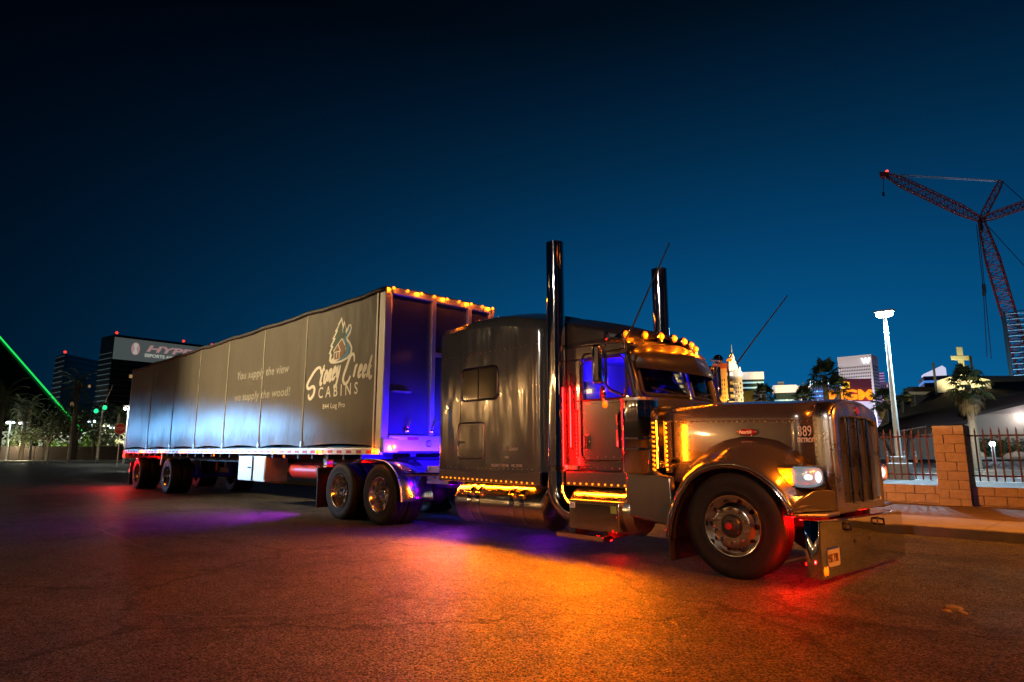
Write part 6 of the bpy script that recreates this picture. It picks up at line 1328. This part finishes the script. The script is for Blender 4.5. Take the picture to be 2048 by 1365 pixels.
for u, vt, rx, d, lb, sd in ((95, 828, 4.6, 110, 'broad dark tree under the green light line', 1), (150, 812, 5.2, 112, 'largest dark tree in front of the shorter tower', 2), (185, 826, 4.2, 118, 'dark tree between the largest tree and the trailer', 3), (60, 838, 3.6, 116, 'low dark tree behind the street fence, near the lit palms', 4), (222, 846, 3.2, 125, 'small dark tree beside the stop sign', 5)):
    tree(lb, gxy(u, d), hgt(u, vt, d), rx, sd)
for u, vt, d, cr_, lb, sd, ft in ((8, 800, 95, 3.6, 'tall dark feather palm at the edge of the pyramid', 21, True), (157, 775, 108, 4.0, 'tall feather palm silhouetted against the shorter tower', 22, True), (40, 815, 120, 2.4, 'yellow-lit palm beside another lit palm', 23, True), (61, 813, 120, 2.4, 'second yellow-lit palm next to its lit neighbour', 24, True), (239, 826, 130, 2.2, 'small lit palm over the stop sign', 25, True), (52, 834, 112, 2.4, 'low lit palm below the pair of lit palms', 26, True)):
    palm_at(u, vt, d, cr_, lb, sd, feather=ft, skirt=False, group='palms across the street', n=24, uplight=120 if 'lit' in lb else 0)
# long white colonnade wall across the street
def bar_between(u0, u1, v, d, hgt_, m_, name, label, cat, dep=0.4):
    a, b = S(u0, v, d), S(u1, v, d); w = b - a; w.z = 0; o = root(name, label, cat, (a.x, a.y, 0), math.atan2(w.y, w.x)); return o, w.length, (a.z + b.z) / 2
white_w = mat('lattice_white', (0.7, 0.72, 0.68), 0.7)
o, Lw, zz = bar_between(-30, 252, 874, 128, 0, None, 'lattice_bridge', 'long white latticed footbridge lit across the far side of the street', 'bridge')
b = B()
b.box(0, Lw, 0, 0.3, zz - 0.75, zz - 0.55).box(0, Lw, 0, 0.3, zz + 0.55, zz + 0.72)
k = 0; x = 0
while x < Lw: b.tube([(x, .15, zz - .55), (x + 1.0, .15, zz + .55)], 0.09, 4).tube([(x + 1.0, .15, zz - .55), (x, .15, zz + .55)], 0.09, 4); x += 1.0
kind(put('lattice', b, white_w, o, smooth=0, fix=False), 'stuff')
for i in range(9): put('pier', B().box(Lw * i / 8 - 0.25, Lw * i / 8 + 0.25, 0.1, 0.6, 0, zz - 0.75), white_w, o)
put('bridge_deck', B().box(0, Lw, 0.4, 3.0, zz - 0.95, zz - 0.7), white_w, o)
for f in (0.08, 0.3, 0.5, 0.7, 0.9): point('bridge_light', (Lw * f, -2.5, zz + 1.0), (0.95, 1.0, 0.8), 130, o, 0.2)
o, Lw, zz = bar_between(-40, 250, 893, 118, 0, None, 'garden_wall', 'low dark garden wall along the far pavement', 'wall'); put('wall_body', B().box(0, Lw, 0, 0.4, 0, max(1.2, zz)), mat('garden_wall_stone', (0.05, 0.035, 0.03), 0.9), o)
kind(put('far_pavement', B().box(-3, 3, -90, 120, -0.02, 0.12), M['concrete'], None, (-91, 0, 0)), 'structure')
gm_ = mat('lit_shrub_leaf', (0.10, 0.16, 0.03), 0.6, var=0.4, vscale=1)
for i, (u, v, rx, lb) in enumerate(((172, 877, 2.2, 'bright green lit shrub below the green light line'), (188, 872, 2.6, 'largest bright green lit shrub by the garden wall'), (214, 879, 1.8, 'round green lit shrub near the stop sign'), (104, 883, 2.0, 'low green lit shrub under the broad dark tree'), (20, 884, 2.0, 'pale lit shrub below the lattice bridge'), (140, 884, 1.6, 'small green lit shrub between tree trunks'))):
    q = S(u, 905, 121); shrub(lb, (q.x, q.y, 0), rx, S(u, v, 121).z + 0.6, 80 + i, gm_, 420, group='lit shrubs across the street'); point('garden_light', (q.x + 2.5, q.y - 2.5, 1.6), (0.75, 1.0, 0.25), 330, None, 0.2)
# small street lamps far down the road
def small_lamp(label, u, v, d, col, w_, r_=0.28, glow=14):
    q = S(u, v, d); l = root('street_lamp', label, 'street lamp', (q.x, q.y, 0), math.atan2(RT.y, RT.x), 'street lamps across the street')
    put('pole', B().tube([(0, 0, 0), (0, 0, q.z + 0.25)], [0.11, 0.07], 8), M['white_paint'], l); hd2 = put('lamp_head', B().box(-0.5, 0.5, -0.12, 0.12, q.z + 0.2, q.z + 0.36), M['alu'], l)
    put('lamp_glass', B().sphere((-0.4, 0, q.z), r_ * .6, 8, 6, (1.2, 1, .8)).sphere((0.4, 0, q.z), r_ * .6, 8, 6, (1.2, 1, .8)), lamp_mat('far_lamp_glow_%d' % u, col, glow), hd2); point('street_lamp_light', (0, -0.8, q.z - 0.3), col, w_ * 0.4, l, 0.2)
for u, v, d, c, w_, lb in ((21, 846, 115, (0.8, 0.95, 1.0), 700, 'twin-head street lamp with a cool glow beside the pale lit shrub'), (46, 847, 118, (0.8, 0.95, 1.0), 600, 'twin-head street lamp near the low dark tree'), (184, 844, 122, (0.65, 0.85, 1.0), 800, 'twin-head street lamp right of the green light line with a bluish glow'.replace('right of', 'beside')), (212, 852, 124, (1.0, 0.93, 0.7), 800, 'twin-head street lamp with a warm glow near the stop sign'), (224, 856, 135, (0.8, 0.95, 1.0), 500, 'smaller twin-head street lamp just behind the warm one')):
    small_lamp(lb, u, v, d, c, w_)
small_lamp('tall street lamp glaring beside the trailer rear corner', 258, 818, 75, (0.9, 1.0, 0.9), 2200, 0.2, 60)
# stop sign
q = S(241, 858, 60); SG = root('stop_sign', 'red octagonal stop sign on a thin post behind the trailer', 'stop sign', (q.x, q.y, 0), math.atan2(RT.y, RT.x)); rz_ = 0.47
oc_ = [(rz_ * math.cos(R(22.5 + 45 * k)), -0.04, q.z + rz_ * math.sin(R(22.5 + 45 * k))) for k in range(8)]
sp_ = put('sign_plate', B().slab(oc_, (0, 0.012, 0)), mat('stop_red', (0.5, 0.015, 0.02), 0.4), SG); put('sign_border', B().loft([[(x, -0.043, z) for x, y, z in oc_], [(x * .93, -0.043, q.z + (z - q.z) * .93) for x, y, z in oc_]], True), M['tape_white'], sp_)
put('post', B().box(-0.03, 0.03, -0.025, 0.025, 0, q.z + 0.4), M['alu'], SG)
me = text_mesh('STOP', 0.36, 0, 0.004, sx=0.8, align='CENTER', depth=0.002); me.materials.clear(); me.materials.append(M['tape_white']); put('sign_lettering', me, None, sp_, (0, -0.047, q.z - 0.13), (R(90), 0, 0))
point('sign_face_light', (0.3, -1.8, q.z), (1.0, 0.25, 0.2), 14, SG, 0.1)  # reddish point light in front of the sign plate, without a fixture
# traffic signal
q = S(206, 815, 100); TS = root('traffic_signal', 'leaning-arm traffic signal showing green before the taller tower', 'traffic signal', (q.x, q.y, 0), math.atan2(RT.y, RT.x))
put('pole', B().tube([(0, 0, 0), (0, 0, q.z), (1.0, 0, S(212, 770, 100).z)], [0.14, 0.1, 0.07], 8), M['alu'], TS); put('arm', B().tube([(0, 0, q.z - 0.6), (-1.2, 0, q.z - 0.4)], 0.07, 8), M['alu'], TS)
for x, z in ((0.35, q.z + 0.1), (-0.75, q.z - 0.35)): put('signal_head', B().box(x - 0.2, x + 0.2, -0.15, 0.15, z - 0.5, z + 0.5), M['black'], TS); put('green_lamp', B().sphere((x, -0.17, z - 0.15), 0.3, 8, 6, (1, .5, 1)), lamp_mat('signal_green', (0.02, 1.0, 0.35), 1.2) if 'signal_green' not in bpy.data.materials else bpy.data.materials['signal_green'], TS)
# street fence posts
for i, u in enumerate((18, 59, 69, 87, 97, 137, 193)):
    q = S(u, 905, 78); tag(put('street_post', B().tube([(0, 0, 0), (0, 0, 2.3 if i % 2 else 1.9)], 0.03, 6), M['alu'], None, (q.x, q.y, 0)), 'slim pale post standing along the near kerb of the far street', 'post', 'slim posts along the far street')

# ================================================================ lit warehouse added behind the photographer for the truck's reflections
WH = root('added_warehouse', 'long stucco warehouse with dock doors and wall lamps behind the photographer', 'building', (-32, -28, 0))
put('wall', B().box(-48, 40, -14, 0, 0, 9.0), mat('warehouse_stucco', (0.42, 0.36, 0.28), 0.9, var=0.25, vscale=0.4, bump=0.02, bscale=4), WH)
put('parapet', B().box(-48.3, 40.3, -0.4, 0.3, 9.0, 9.6), mat('warehouse_trim', (0.2, 0.15, 0.11), 0.8), WH)
dd_ = mat('dock_door', (0.10, 0.09, 0.085), 0.6); pl_ = bpy.data.materials['warehouse_trim']
dmesh = B().box(-1.7, 1.7, 0.0, 0.12, 0.9, 4.6).mesh('dock_door'); dmesh.materials.append(dd_)
pmesh = B().box(-0.35, 0.35, 0.0, 0.35, 0, 9.0).mesh('pilaster'); pmesh.materials.append(pl_)
lmesh = B().box(-0.3, 0.3, 0.0, 0.35, 5.9, 6.2).mesh('wall_lamp'); lmesh.materials.append(lamp_mat('warehouse_lamp_glow', (1.0, 0.6, 0.25), 12))
for i in range(13):
    x = -45 + i * 6.8; put('pilaster', pmesh, None, WH, (x, 0.0, 0)); put('dock_door', dmesh, None, WH, (x + 3.4, 0.0, 0))
    if i % 2 == 0:
        put('wall_lamp', lmesh, None, WH, (x + 3.4, 0.0, 0)); point('wall_lamp_light', (x + 3.4, 1.5, 5.8), (1.0, 0.55, 0.2), 850, WH, 0.15)  # lamps added so the unseen wall shows in the paint and chrome
